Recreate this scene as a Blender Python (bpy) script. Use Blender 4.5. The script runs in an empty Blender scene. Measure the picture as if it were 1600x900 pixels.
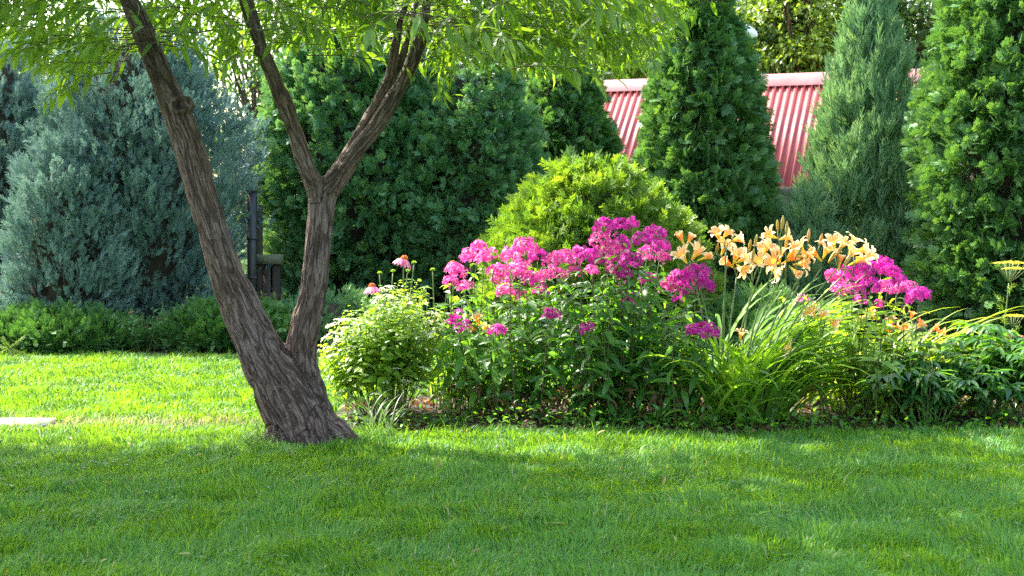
import bpy, math, random
import numpy as np
R = math.radians
sc = bpy.context.scene
col = sc.collection

# ------------------------------------------------------------------ camera, world, sun, exposure
F = 2222.0          # focal length in pixels of the 1600 px wide photograph
EYE = 1.2
HOR = 320.0         # horizon line
cam_d = bpy.data.cameras.new("camera")
cam_d.sensor_width = 36.0
cam_d.lens = 36.0 * F / 1600.0
cam_d.shift_y = -(450.0 - HOR) / 1600.0
cam_d.clip_start = 0.1
cam_d.clip_end = 1000.0
cam_d.dof.use_dof = True
cam_d.dof.focus_distance = 7.7
cam_d.dof.aperture_fstop = 7.0
cam = bpy.data.objects.new("camera", cam_d)
cam.location = (0, 0, EYE)
cam.rotation_euler = (R(90), 0, 0)
col.objects.link(cam)
sc.camera = cam

SUN_EL = 47.0
SUN_DIR = np.array([-0.76, 0.65])      # horizontal direction towards the sun
SUN_DIR = SUN_DIR / np.linalg.norm(SUN_DIR)
world = bpy.data.worlds.new("World")
sc.world = world
world.use_nodes = True
wn = world.node_tree
wn.nodes.clear()
sky = wn.nodes.new("ShaderNodeTexSky")
sky.sky_type = 'NISHITA'
sky.sun_disc = False
sky.sun_elevation = R(SUN_EL)
sky.sun_rotation = math.atan2(SUN_DIR[0], SUN_DIR[1])
sky.air_density = 1.3
sky.dust_density = 3.0
sky.ozone_density = 0.6
bg = wn.nodes.new("ShaderNodeBackground")
bg.inputs[1].default_value = 0.15
wo = wn.nodes.new("ShaderNodeOutputWorld")
wn.links.new(sky.outputs[0], bg.inputs[0])
wn.links.new(bg.outputs[0], wo.inputs[0])

sun_d = bpy.data.lights.new("sun", 'SUN')
sun_d.energy = 4.0
sun_d.angle = R(0.55)
sun_d.color = (1.0, 0.94, 0.84)
sun = bpy.data.objects.new("sun", sun_d)
sun.location = (-6, 6, 12)
el = R(SUN_EL)
from mathutils import Vector
_d = Vector((-SUN_DIR[0] * math.cos(el), -SUN_DIR[1] * math.cos(el), -math.sin(el)))
sun.rotation_euler = _d.to_track_quat('-Z', 'Y').to_euler()
col.objects.link(sun)

sc.view_settings.view_transform = 'Standard'
sc.view_settings.look = 'None'
sc.view_settings.exposure = 2.5
sc.view_settings.gamma = 1.0
sc.view_settings.use_curve_mapping = False
sc.render.engine = 'CYCLES'
sc.cycles.max_bounces = 8
sc.cycles.diffuse_bounces = 4
sc.cycles.glossy_bounces = 2
sc.cycles.transmission_bounces = 4
sc.cycles.use_denoising = False
sc.cycles.denoiser = 'OPENIMAGEDENOISE'
sc.cycles.denoising_input_passes = 'RGB_ALBEDO_NORMAL'
sc.cycles.denoising_prefilter = 'ACCURATE'
sc.cycles.sample_clamp_indirect = 6.0

# ------------------------------------------------------------------ helpers
rng = np.random.default_rng(11)
A = np.array


def W(px, py, Y):
    """The point at depth Y seen at photograph pixel (px, py)."""
    return A([(px - 800.0) / F * Y, Y, EYE - (py - HOR) / F * Y])


def unit(v):
    v = np.asarray(v, float)
    return v / np.maximum(np.linalg.norm(v, axis=-1, keepdims=True), 1e-9)


def frames(d, n):
    """Rotation matrices whose y axis is d and whose z axis leans to n."""
    y = unit(d)
    n = np.broadcast_to(n, y.shape)
    z = n - (n * y).sum(-1, keepdims=True) * y
    bad = np.linalg.norm(z, axis=-1) < 1e-4
    z = np.where(bad[:, None], np.cross(y, A([0.3, 0.5, 0.8])), z)
    z = unit(z)
    x = np.cross(y, z)
    return np.stack([x, y, z], axis=-1)


class Shape:
    """A small template: vertices, loops, face sizes and one tint per vertex."""
    def __init__(self, v, faces, t=None):
        self.v = A(v, float)
        self.l = A([i for f in faces for i in f], int)
        self.s = A([len(f) for f in faces], int)
        self.t = None if t is None else A(t, float)


def merge(shapes):
    v, f, t, k = [], [], [], 0
    for s in shapes:
        v.append(s.v)
        o = 0
        for n in s.s:
            f.append(list(s.l[o:o + n] + k))
            o += n
        t.append(s.t if s.t is not None else np.full(len(s.v), 0.5))
        k += len(s.v)
    return Shape(np.concatenate(v), f, np.concatenate(t))


class Acc:
    """Collects shapes into ONE mesh."""
    def __init__(self):
        self.V, self.L, self.S, self.T, self.B = [], [], [], [], []
        self.k = 0

    def raw(self, v, loops, sizes, tint, bark=None):
        self.V.append(np.asarray(v, np.float32))
        self.L.append(np.asarray(loops) + self.k)
        self.S.append(np.asarray(sizes))
        self.T.append(np.broadcast_to(np.asarray(tint, np.float32), (len(v),)))
        if bark is not None:
            self.B.append(np.asarray(bark, np.float32))
        self.k += len(v)

    def inst(self, shape, M, pos, scale, tint=0.5, spread=0.0):
        N = len(pos)
        if N == 0:
            return
        scale = np.asarray(scale, float)
        if scale.ndim == 1:
            scale = scale[:, None]
        v = shape.v[None] * scale[:, None, :]
        v = np.einsum('nij,nkj->nki', M, v) + np.asarray(pos)[:, None, :]
        k = len(shape.v)
        loops = (shape.l[None] + (np.arange(N) * k)[:, None]).ravel()
        sizes = np.tile(shape.s, N)
        if shape.t is not None:
            t = np.tile(shape.t, N)
        else:
            t = np.repeat(np.broadcast_to(np.asarray(tint, float), (N,)), k)
        self.raw(v.reshape(-1, 3), loops, sizes, t)

    def tube(self, pts, rad, sides=6, tint=0.5):
        pts = np.asarray(pts, float)
        n = len(pts)
        rad = np.broadcast_to(np.asarray(rad, float), (n,))
        tan = unit(np.gradient(pts, axis=0))
        ref = A([0.13, 0.97, 0.21]) if abs(tan[0][1]) < 0.8 else A([1.0, 0.1, 0.1])
        a = unit(np.cross(tan, ref))
        b = np.cross(tan, a)
        th = np.arange(sides) / sides * 2 * math.pi
        v = pts[:, None] + rad[:, None, None] * (a[:, None] * np.cos(th)[None, :, None] + b[:, None] * np.sin(th)[None, :, None])
        loops = []
        i = np.arange(n - 1)[:, None] * sides
        j = np.arange(sides)[None]
        j2 = (j + 1) % sides
        q = np.stack([i + j, i + j2, i + sides + j2, i + sides + j], -1).reshape(-1, 4)
        caps = np.concatenate([np.arange(sides)[::-1], (n - 1) * sides + np.arange(sides)])
        self.raw(v.reshape(-1, 3), np.concatenate([q.ravel(), caps]), [4] * len(q) + [sides, sides], tint)

    def mesh(self, name, mat, smooth=False):
        me = bpy.data.meshes.new(name)
        V = np.concatenate(self.V)
        L = np.concatenate(self.L).astype(np.int32)
        S = np.concatenate(self.S).astype(np.int64)
        me.vertices.add(len(V))
        me.vertices.foreach_set('co', V.astype(np.float32).ravel())
        me.loops.add(len(L))
        me.loops.foreach_set('vertex_index', L)
        me.polygons.add(len(S))
        st = np.zeros(len(S), np.int32)
        st[1:] = np.cumsum(S)[:-1]
        me.polygons.foreach_set('loop_start', st)
        if smooth:
            me.polygons.foreach_set('use_smooth', np.ones(len(S), bool))
        at = me.attributes.new('tint', 'FLOAT', 'POINT')
        at.data.foreach_set('value', np.concatenate(self.T).astype(np.float32))
        if self.B:
            at = me.attributes.new('bark', 'FLOAT_VECTOR', 'POINT')
            at.data.foreach_set('vector', np.concatenate(self.B).ravel())
        me.update(calc_edges=True)
        if mat:
            me.materials.append(mat)
        return me

    def build(self, name, mat, parent=None, smooth=False):
        return link(name, self.mesh(name, mat, smooth), parent)


def link(name, me, parent=None):
    o = bpy.data.objects.new(name, me)
    col.objects.link(o)
    if parent is not None:
        o.parent = parent
        if parent.type == 'EMPTY' or True:
            o.matrix_parent_inverse = WM(parent).inverted()
    return o


def WM(o):
    m = o.matrix_basis.copy()
    p = o
    while p.parent is not None:
        m = p.parent.matrix_basis @ p.matrix_parent_inverse @ m if False else m
        p = p.parent
    if o.parent is not None:
        return WM(o.parent) @ o.matrix_parent_inverse @ o.matrix_basis
    return o.matrix_basis.copy()


def tag(o, label=None, cat=None, group=None, kind=None):
    if label:
        o['label'] = label
    if cat:
        o['category'] = cat
    if group:
        o['group'] = group
    if kind:
        o['kind'] = kind
    return o


def thing(name, loc, label, cat, group=None):
    o = bpy.data.objects.new(name, None)
    o.empty_display_size = 0.1
    o.location = tuple(float(x) for x in loc)
    col.objects.link(o)
    return tag(o, label, cat, group)


# numpy value noise ------------------------------------------------------------
_perm = np.random.default_rng(5).random((64, 64, 64)).astype(np.float32)


def vnoise(p):
    p = np.asarray(p, float)
    i = np.floor(p).astype(int)
    f = p - i
    f = f * f * (3 - 2 * f)
    out = 0
    for dx in (0, 1):
        for dy in (0, 1):
            for dz in (0, 1):
                w = (f[:, 0] if dx else 1 - f[:, 0]) * (f[:, 1] if dy else 1 - f[:, 1]) * (f[:, 2] if dz else 1 - f[:, 2])
                out = out + w * _perm[(i[:, 0] + dx) & 63, (i[:, 1] + dy) & 63, (i[:, 2] + dz) & 63]
    return out


def n2(x, y, s=1.0, seed=0.0):
    return vnoise(np.stack([np.asarray(x) / s + 17.3 + seed, np.asarray(y) / s + 31.7, np.full(np.shape(x), 3.3 + seed)], -1))


# ------------------------------------------------------------------ materials
def new_mat(name):
    m = bpy.data.materials.new(name)
    m.use_nodes = True
    nt = m.node_tree
    nt.nodes.clear()
    out = nt.nodes.new("ShaderNodeOutputMaterial")
    return m, nt, out


def N(nt, kind, **kw):
    n = nt.nodes.new(kind)
    for k, v in kw.items():
        setattr(n, k, v)
    return n


def ramp(nt, fac, stops):
    r = nt.nodes.new("ShaderNodeValToRGB")
    e = r.color_ramp.elements
    while len(e) > 1:
        e.remove(e[-1])
    e[0].position = stops[0][0]
    e[0].color = (*stops[0][1], 1)
    for p, c in stops[1:]:
        x = e.new(p)
        x.color = (*c, 1)
    nt.links.new(fac, r.inputs[0])
    return r.outputs[0]


def leaf_mat(name, stops, trans=0.35, tboost=1.6, ttint=(1.0, 1.0, 0.55), rough=0.5, spec=0.4, island=0.6, coat=0.0):
    """Thin leaf: colour picked by the tint attribute and a random value per leaf."""
    m, nt, out = new_mat(name)
    at = N(nt, "ShaderNodeAttribute", attribute_name='tint')
    geo = N(nt, "ShaderNodeNewGeometry")
    mx = N(nt, "ShaderNodeMath", operation='MULTIPLY_ADD')
    nt.links.new(geo.outputs['Random Per Island'], mx.inputs[0])
    mx.inputs[1].default_value = island
    mul = N(nt, "ShaderNodeMath", operation='MULTIPLY')
    nt.links.new(at.outputs['Fac'], mul.inputs[0])
    mul.inputs[1].default_value = 1.0 - island
    nt.links.new(mul.outputs[0], mx.inputs[2])
    c = ramp(nt, mx.outputs[0], stops)
    p = N(nt, "ShaderNodeBsdfPrincipled")
    nt.links.new(c, p.inputs['Base Color'])
    p.inputs['Roughness'].default_value = rough
    p.inputs['Specular IOR Level'].default_value = spec
    p.inputs['Coat Weight'].default_value = coat
    if trans > 0:
        tr = N(nt, "ShaderNodeBsdfTranslucent")
        mc = N(nt, "ShaderNodeMix", data_type='RGBA', blend_type='MULTIPLY')
        mc.inputs[0].default_value = 1.0
        nt.links.new(c, mc.inputs[6])
        mc.inputs[7].default_value = (ttint[0] * tboost, ttint[1] * tboost, ttint[2] * tboost, 1)
        nt.links.new(mc.outputs[2], tr.inputs[0])
        ms = N(nt, "ShaderNodeMixShader")
        ms.inputs[0].default_value = trans
        nt.links.new(p.outputs[0], ms.inputs[1])
        nt.links.new(tr.outputs[0], ms.inputs[2])
        nt.links.new(ms.outputs[0], out.inputs[0])
    else:
        nt.links.new(p.outputs[0], out.inputs[0])
    return m


def rough_mat(name, a, b, scale=8.0, rough=0.85, bump=0.3, dist=0.02, spec=0.3, metallic=0.0, stretch=None, detail=6):
    m, nt, out = new_mat(name)
    tc = N(nt, "ShaderNodeTexCoord")
    mp = N(nt, "ShaderNodeMapping")
    nt.links.new(tc.outputs['Object'], mp.inputs[0])
    if stretch:
        mp.inputs['Scale'].default_value = stretch
    nz = N(nt, "ShaderNodeTexNoise")
    nz.inputs['Scale'].default_value = scale
    nz.inputs['Detail'].default_value = detail
    nz.inputs['Roughness'].default_value = 0.65
    nt.links.new(mp.outputs[0], nz.inputs[0])
    c = ramp(nt, nz.outputs[0], [(0.3, a), (0.7, b)])
    p = N(nt, "ShaderNodeBsdfPrincipled")
    nt.links.new(c, p.inputs['Base Color'])
    p.inputs['Roughness'].default_value = rough
    p.inputs['Specular IOR Level'].default_value = spec
    p.inputs['Metallic'].default_value = metallic
    bp = N(nt, "ShaderNodeBump")
    bp.inputs['Strength'].default_value = bump
    bp.inputs['Distance'].default_value = dist
    nt.links.new(nz.outputs[0], bp.inputs['Height'])
    nt.links.new(bp.outputs[0], p.inputs['Normal'])
    nt.links.new(p.outputs[0], out.inputs[0])
    return m


M = {}
M['grass'] = leaf_mat("grass blade", [(0.0, (0.0265, 0.1163, 0.014)), (0.45, (0.0437, 0.1814, 0.02)), (0.8, (0.0741, 0.2465, 0.032)), (0.97, (0.1248, 0.3069, 0.06)), (1.0, (0.312, 0.3348, 0.15))],
                      trans=0.42, tboost=1.6, ttint=(2.5, 1.2, 0.3), rough=0.5, spec=0.4, island=0.5)
M['dry_grass'] = leaf_mat("dry grass", [(0.0, (0.20, 0.21, 0.08)), (0.5, (0.36, 0.32, 0.16)), (1.0, (0.48, 0.42, 0.25))], trans=0.3, tboost=1.1, ttint=(1, .95, .7), rough=0.7)
M['willow_leaf'] = leaf_mat("willow leaf", [(0.0, (0.0553, 0.1062, 0.0168)), (0.5, (0.0829, 0.1594, 0.0243)), (1.0, (0.1436, 0.2284, 0.0421))],
                            trans=0.48, tboost=2.3, ttint=(1.2, 1.15, 0.25), rough=0.42, spec=0.45)
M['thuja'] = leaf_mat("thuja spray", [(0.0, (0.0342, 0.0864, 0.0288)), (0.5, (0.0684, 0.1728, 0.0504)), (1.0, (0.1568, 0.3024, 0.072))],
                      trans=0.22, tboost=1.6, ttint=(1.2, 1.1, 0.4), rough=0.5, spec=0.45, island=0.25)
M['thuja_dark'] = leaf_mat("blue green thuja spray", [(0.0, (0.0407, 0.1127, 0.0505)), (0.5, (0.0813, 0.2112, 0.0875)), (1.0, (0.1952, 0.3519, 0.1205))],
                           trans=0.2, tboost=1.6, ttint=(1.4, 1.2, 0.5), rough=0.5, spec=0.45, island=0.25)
M['gold_thuja'] = leaf_mat("golden thuja spray", [(0.0, (0.045, 0.120, 0.020)), (0.5, (0.105, 0.205, 0.026)), (1.0, (0.27, 0.36, 0.04))],
                           trans=0.3, tboost=1.6, ttint=(1.15, 1.1, 0.35), rough=0.5, spec=0.4, island=0.25)
M['blue_juniper'] = leaf_mat("blue juniper plume", [(0.0, (0.0611, 0.1175, 0.1055)), (0.5, (0.1219, 0.2056, 0.1909)), (1.0, (0.2217, 0.3231, 0.2914))],
                             trans=0.15, tboost=1.3, ttint=(1, 1.1, .8), rough=0.6, spec=0.3, island=0.25)
M['green_juniper'] = leaf_mat("green juniper plume", [(0.0, (0.0624, 0.153, 0.0693)), (0.5, (0.1352, 0.261, 0.1232)), (1.0, (0.2912, 0.432, 0.1848))],
                              trans=0.2, tboost=1.4, ttint=(1.1, 1.1, .6), rough=0.55, spec=0.35, island=0.25)
M['pale_juniper'] = leaf_mat("pale juniper plume", [(0.0, (0.13, 0.182, 0.078)), (0.5, (0.247, 0.312, 0.143)), (1.0, (0.39, 0.416, 0.221))],
                             trans=0.25, tboost=1.4, ttint=(1.1, 1.05, .6), rough=0.6, spec=0.3, island=0.25)
M['spruce'] = leaf_mat("nest spruce needle", [(0.0, (0.0331, 0.1026, 0.0298)), (0.5, (0.0662, 0.1789, 0.0464)), (1.0, (0.1573, 0.3146, 0.0745))],
                       trans=0.2, tboost=1.5, ttint=(1.2, 1.1, .4), rough=0.5, spec=0.4, island=0.25)
M['young_spruce'] = leaf_mat("young spruce needle", [(0.0, (0.10, 0.19, 0.03)), (1.0, (0.24, 0.34, 0.06))], trans=0.3, tboost=1.4, rough=0.5)
M['phlox_leaf'] = leaf_mat("phlox leaf", [(0.0, (0.03, 0.0952, 0.0168)), (0.5, (0.057, 0.161, 0.0264)), (1.0, (0.1275, 0.259, 0.036))],
                           trans=0.5, tboost=2.3, ttint=(1.25, 1.15, 0.22), rough=0.4, spec=0.5)
M['lime_leaf'] = leaf_mat("light green leaf", [(0.0, (0.078, 0.168, 0.0192)), (0.5, (0.143, 0.258, 0.0288)), (1.0, (0.26, 0.372, 0.054))],
                          trans=0.52, tboost=1.9, ttint=(1.2, 1.1, 0.3), rough=0.42, spec=0.45)
M['peony_leaf'] = leaf_mat("peony leaf", [(0.0, (0.0224, 0.077, 0.026)), (0.5, (0.042, 0.126, 0.039)), (1.0, (0.105, 0.231, 0.0455))],
                           trans=0.45, tboost=2.2, ttint=(1.3, 1.15, 0.25), rough=0.3, spec=0.6)
M['strap_leaf'] = leaf_mat("daylily leaf", [(0.0, (0.063, 0.156, 0.0192)), (0.5, (0.119, 0.247, 0.0312)), (1.0, (0.224, 0.351, 0.054))],
                           trans=0.5, tboost=2.0, ttint=(1.2, 1.1, 0.3), rough=0.55, spec=0.3)
M['yellow_strap'] = leaf_mat("yellow green daylily leaf", [(0.0, (0.09, 0.17, 0.02)), (0.5, (0.17, 0.25, 0.035)), (1.0, (0.30, 0.36, 0.08))],  # yellower leaf colour for the lower daylily clump
                             trans=0.5, tboost=1.8, ttint=(1.2, 1.1, 0.35), rough=0.38, spec=0.5)
M['stalk'] = leaf_mat("green stalk", [(0.0, (0.07, 0.13, 0.03)), (1.0, (0.14, 0.20, 0.06))], trans=0.0, rough=0.5)
M['dark_stalk'] = leaf_mat("brown green stalk", [(0.0, (0.045, 0.065, 0.02)), (1.0, (0.10, 0.09, 0.035))], trans=0.0, rough=0.6)
M['brown_leaf'] = leaf_mat("withered leaf", [(0.0, (0.045, 0.022, 0.010)), (0.5, (0.11, 0.055, 0.022)), (1.0, (0.26, 0.17, 0.055))], trans=0.3, tboost=1.4, ttint=(1.2, .85, .5), rough=0.7)
M['far_leaf'] = leaf_mat("broad leaf far", [(0.0, (0.030, 0.075, 0.020)), (0.5, (0.060, 0.125, 0.030)), (1.0, (0.12, 0.20, 0.045))],
                         trans=0.4, tboost=2.0, ttint=(1.2, 1.1, .35), rough=0.4, spec=0.5)
M['far_lime'] = leaf_mat("broad leaf far light", [(0.0, (0.07, 0.14, 0.02)), (0.5, (0.13, 0.22, 0.03)), (1.0, (0.24, 0.32, 0.05))],
                         trans=0.42, tboost=1.9, ttint=(1.2, 1.1, .3), rough=0.4, spec=0.45)
M['phlox_petal'] = leaf_mat("phlox petal", [(0.0, (0.246, 0.004, 0.1558)), (0.55, (0.41, 0.0112, 0.2542)), (1.0, (0.6232, 0.096, 0.41))],
                            trans=0.4, tboost=1.45, ttint=(1.1, .85, 1), rough=0.55, spec=0.25)
M['pink_petal'] = leaf_mat("paler phlox petal", [(0.0, (0.414, 0.0096, 0.1936)), (0.5, (0.594, 0.048, 0.2992)), (1.0, (0.756, 0.36, 0.528))],
                           trans=0.4, tboost=1.5, ttint=(1.05, .9, 1), rough=0.55, spec=0.25)
M['white_floret'] = leaf_mat("cream floret", [(0.0, (0.62, 0.64, 0.40)), (0.5, (0.80, 0.79, 0.62)), (1.0, (0.86, 0.85, 0.76))], trans=0.3, tboost=1.0, ttint=(1, 1, .85), rough=0.7, spec=0.2)
M['lily_petal'] = leaf_mat("daylily petal", [(0.0, (0.68, 0.58, 0.06)), (0.25, (0.84, 0.62, 0.10)), (0.5, (0.86, 0.38, 0.12)), (0.7, (0.87, 0.62, 0.34)), (1.0, (0.88, 0.80, 0.56))],
                           trans=0.42, tboost=1.35, ttint=(1.0, 1, .85), rough=0.5, spec=0.3, island=0.12)
M['orange_petal'] = leaf_mat("orange lily petal", [(0.0, (0.78, 0.40, 0.05)), (0.5, (0.80, 0.17, 0.04)), (1.0, (0.84, 0.42, 0.20))],
                             trans=0.4, tboost=1.6, ttint=(1.05, 1, .8), rough=0.5, spec=0.3, island=0.12)
M['bud'] = leaf_mat("daylily bud", [(0.0, (0.16, 0.22, 0.04)), (0.5, (0.45, 0.34, 0.08)), (1.0, (0.70, 0.34, 0.12))], trans=0.2, tboost=1.2, rough=0.45)
M['cone_petal'] = leaf_mat("coneflower petal", [(0.0, (0.62, 0.07, 0.30)), (1.0, (0.82, 0.34, 0.50))], trans=0.4, tboost=1.2, ttint=(1, .9, 1), rough=0.5)
M['cone_head'] = leaf_mat("coneflower cone", [(0.0, (0.50, 0.12, 0.015)), (1.0, (0.80, 0.30, 0.03))], trans=0.0, rough=0.6)
M['umbel'] = leaf_mat("yellow umbel", [(0.0, (0.50, 0.44, 0.02)), (1.0, (0.72, 0.66, 0.06))], trans=0.25, tboost=1.1, rough=0.6)
M['sedum'] = leaf_mat("rusty flower cluster", [(0.0, (0.20, 0.085, 0.055)), (1.0, (0.48, 0.25, 0.19))], trans=0.2, tboost=1.0, ttint=(1, .9, .9), rough=0.7)
M['small_pink'] = leaf_mat("soft pink floret", [(0.0, (0.48, 0.16, 0.22)), (1.0, (0.72, 0.42, 0.44))], trans=0.3, tboost=1.0, ttint=(1, .9, .9), rough=0.7)
M['peach'] = leaf_mat("faded peach tip", [(0.0, (0.40, 0.20, 0.10)), (1.0, (0.55, 0.33, 0.18))], trans=0.3, tboost=1.0, rough=0.7)
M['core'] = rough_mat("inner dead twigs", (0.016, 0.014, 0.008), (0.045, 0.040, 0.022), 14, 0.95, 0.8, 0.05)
M['far_bark'] = rough_mat("brown bark", (0.05, 0.035, 0.025), (0.13, 0.095, 0.07), 10, 0.9, 0.6, 0.03, stretch=(1, 1, .2))
M['soil'] = rough_mat("dark garden soil", (0.016, 0.011, 0.007), (0.06, 0.043, 0.028), 30, 0.95, 0.8, 0.03, detail=10)
M['slab'] = rough_mat("pale concrete", (0.26, 0.24, 0.20), (0.46, 0.43, 0.37), 14, 0.95, 0.6, 0.01)
M['post'] = rough_mat("dark painted steel", (0.018, 0.018, 0.020), (0.045, 0.045, 0.048), 12, 0.5, 0.1, 0.003, spec=0.5)
M['old_wood'] = rough_mat("old dark wood", (0.035, 0.028, 0.022), (0.085, 0.07, 0.055), 9, 0.85, 0.4, 0.006, stretch=(1, 1, .15))
M['mossy'] = rough_mat("mossy plank", (0.09, 0.11, 0.055), (0.19, 0.20, 0.13), 9, 0.9, 0.4, 0.006)
M['plaster'] = rough_mat("beige plaster", (0.16, 0.13, 0.10), (0.24, 0.20, 0.155), 6, 0.9, 0.15, 0.005)
M['roof'] = rough_mat("weathered red sheet metal", (0.23, 0.034, 0.036), (0.33, 0.075, 0.070), 2.6, 0.62, 0.08, 0.004, spec=0.3)
M['ridge'] = rough_mat("faded red ridge cap", (0.34, 0.11, 0.10), (0.46, 0.20, 0.18), 3, 0.45, 0.08, 0.004, spec=0.6)
M['white_paint'] = rough_mat("white enamel", (0.72, 0.72, 0.72), (0.82, 0.82, 0.82), 5, 0.35, 0.05, 0.002, spec=0.5)
M['far_roof'] = rough_mat("brown grey roof tile", (0.13, 0.085, 0.08), (0.24, 0.17, 0.165), 6, 0.8, 0.3, 0.02)
M['far_wall'] = rough_mat("grey rendered wall", (0.33, 0.30, 0.28), (0.42, 0.39, 0.36), 5, 0.9, 0.1, 0.01)
M['glass'] = rough_mat("dark window glass", (0.02, 0.025, 0.03), (0.04, 0.045, 0.05), 3, 0.08, 0.0, 0.001, spec=0.8)


def lawn_mat():
    m, nt, out = new_mat("turf")
    tc = N(nt, "ShaderNodeTexCoord")
    n1 = N(nt, "ShaderNodeTexNoise")
    n1.inputs['Scale'].default_value = 0.9
    n1.inputs['Detail'].default_value = 5
    n2_ = N(nt, "ShaderNodeTexNoise")
    n2_.inputs['Scale'].default_value = 70
    n2_.inputs['Detail'].default_value = 8
    for n in (n1, n2_):
        nt.links.new(tc.outputs['Object'], n.inputs[0])
    mx = N(nt, "ShaderNodeMath", operation='MULTIPLY_ADD')
    nt.links.new(n1.outputs[0], mx.inputs[0])
    mx.inputs[1].default_value = 0.35
    ml = N(nt, "ShaderNodeMath", operation='MULTIPLY')
    nt.links.new(n2_.outputs[0], ml.inputs[0])
    ml.inputs[1].default_value = 0.65
    nt.links.new(ml.outputs[0], mx.inputs[2])
    c = ramp(nt, mx.outputs[0], [(0.3, (0.022, 0.050, 0.010)), (0.5, (0.050, 0.110, 0.018)), (0.7, (0.095, 0.150, 0.035))])
    p = N(nt, "ShaderNodeBsdfPrincipled")
    nt.links.new(c, p.inputs['Base Color'])
    p.inputs['Roughness'].default_value = 0.9
    p.inputs['Specular IOR Level'].default_value = 0.1
    bp = N(nt, "ShaderNodeBump")
    bp.inputs['Strength'].default_value = 1.0
    bp.inputs['Distance'].default_value = 0.03
    nt.links.new(n2_.outputs[0], bp.inputs['Height'])
    nt.links.new(bp.outputs[0], p.inputs['Normal'])
    nt.links.new(p.outputs[0], out.inputs[0])
    return m


def bark_mat():
    m, nt, out = new_mat("willow bark")
    at = N(nt, "ShaderNodeAttribute", attribute_name='bark')
    tc = N(nt, "ShaderNodeTexCoord")
    nz = N(nt, "ShaderNodeTexNoise")
    nz.inputs['Scale'].default_value = 13.0
    nz.inputs['Detail'].default_value = 6
    nt.links.new(at.outputs['Vector'], nz.inputs[0])
    # long connected furrows: the mid level lines of a stretched noise, at two sizes
    def furrow(scale, detail, width, dist):
        a = N(nt, "ShaderNodeTexNoise")
        a.inputs['Scale'].default_value = scale
        a.inputs['Detail'].default_value = detail
        a.inputs['Distortion'].default_value = dist
        nt.links.new(at.outputs['Vector'], a.inputs[0])
        b = N(nt, "ShaderNodeMath", operation='SUBTRACT')
        nt.links.new(a.outputs[0], b.inputs[0])
        b.inputs[1].default_value = 0.5
        c_ = N(nt, "ShaderNodeMath", operation='ABSOLUTE')
        nt.links.new(b.outputs[0], c_.inputs[0])
        d = N(nt, "ShaderNodeMapRange", interpolation_type='SMOOTHSTEP')
        d.inputs[1].default_value = 0.0
        d.inputs[2].default_value = width
        nt.links.new(c_.outputs[0], d.inputs[0])
        return d.outputs[0]
    f1 = furrow(36.0, 2.0, 0.080, 0.5)
    f2 = furrow(84.0, 2.0, 0.10, 0.4)
    edge = N(nt, "ShaderNodeMath", operation='MULTIPLY')
    s2 = N(nt, "ShaderNodeMath", operation='MULTIPLY_ADD')
    nt.links.new(f2, s2.inputs[0])
    s2.inputs[1].default_value = 0.45
    s2.inputs[2].default_value = 0.55
    nt.links.new(f1, edge.inputs[0])
    nt.links.new(s2.outputs[0], edge.inputs[1])
    fine = N(nt, "ShaderNodeTexNoise")
    fine.inputs['Scale'].default_value = 190.0
    fine.inputs['Detail'].default_value = 5
    nt.links.new(at.outputs['Vector'], fine.inputs[0])
    h = N(nt, "ShaderNodeMath", operation='MULTIPLY_ADD')
    nt.links.new(fine.outputs[0], h.inputs[0])
    h.inputs[1].default_value = 0.45
    # the furrows fade in and out along the stem
    ev = N(nt, "ShaderNodeTexNoise")
    ev.inputs['Scale'].default_value = 30.0
    ev.inputs['Detail'].default_value = 3
    nt.links.new(at.outputs['Vector'], ev.inputs[0])
    em = N(nt, "ShaderNodeMath", operation='MULTIPLY_ADD')
    nt.links.new(ev.outputs[0], em.inputs[0])
    em.inputs[1].default_value = 0.7
    em.inputs[2].default_value = -0.30
    ed2 = N(nt, "ShaderNodeMath", operation='ADD', use_clamp=True)
    nt.links.new(edge.outputs[0], ed2.inputs[0])
    nt.links.new(em.outputs[0], ed2.inputs[1])
    mlt = N(nt, "ShaderNodeMath", operation='MULTIPLY')
    nt.links.new(ed2.outputs[0], mlt.inputs[0])
    mlt.inputs[1].default_value = 0.62
    nt.links.new(mlt.outputs[0], h.inputs[2])
    c = ramp(nt, h.outputs[0], [(0.10, (0.016, 0.010, 0.008)), (0.33, (0.062, 0.041, 0.032)), (0.66, (0.125, 0.088, 0.072)), (0.92, (0.20, 0.152, 0.134))])
    # broad patches of greyer, weathered bark
    big = N(nt, "ShaderNodeTexNoise")
    big.inputs['Scale'].default_value = 3.0
    nt.links.new(tc.outputs['Object'], big.inputs[0])
    gr = ramp(nt, big.outputs[0], [(0.35, (1.0, 0.88, 0.80)), (0.7, (1.05, 1.03, 1.06))])
    mu = N(nt, "ShaderNodeMixRGB", blend_type='MULTIPLY')
    mu.inputs[0].default_value = 1.0
    nt.links.new(c, mu.inputs[1])
    nt.links.new(gr, mu.inputs[2])
    p = N(nt, "ShaderNodeBsdfPrincipled")
    nt.links.new(mu.outputs[0], p.inputs['Base Color'])
    p.inputs['Roughness'].default_value = 0.8
    p.inputs['Specular IOR Level'].default_value = 0.25
    bp = N(nt, "ShaderNodeBump")
    bp.inputs['Strength'].default_value = 1.0
    bp.inputs['Distance'].default_value = 0.018
    nt.links.new(h.outputs[0], bp.inputs['Height'])
    nt.links.new(bp.outputs[0], p.inputs['Normal'])
    nt.links.new(p.outputs[0], out.inputs[0])
    return m


M['turf'] = lawn_mat()
M['bark'] = bark_mat()


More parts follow.
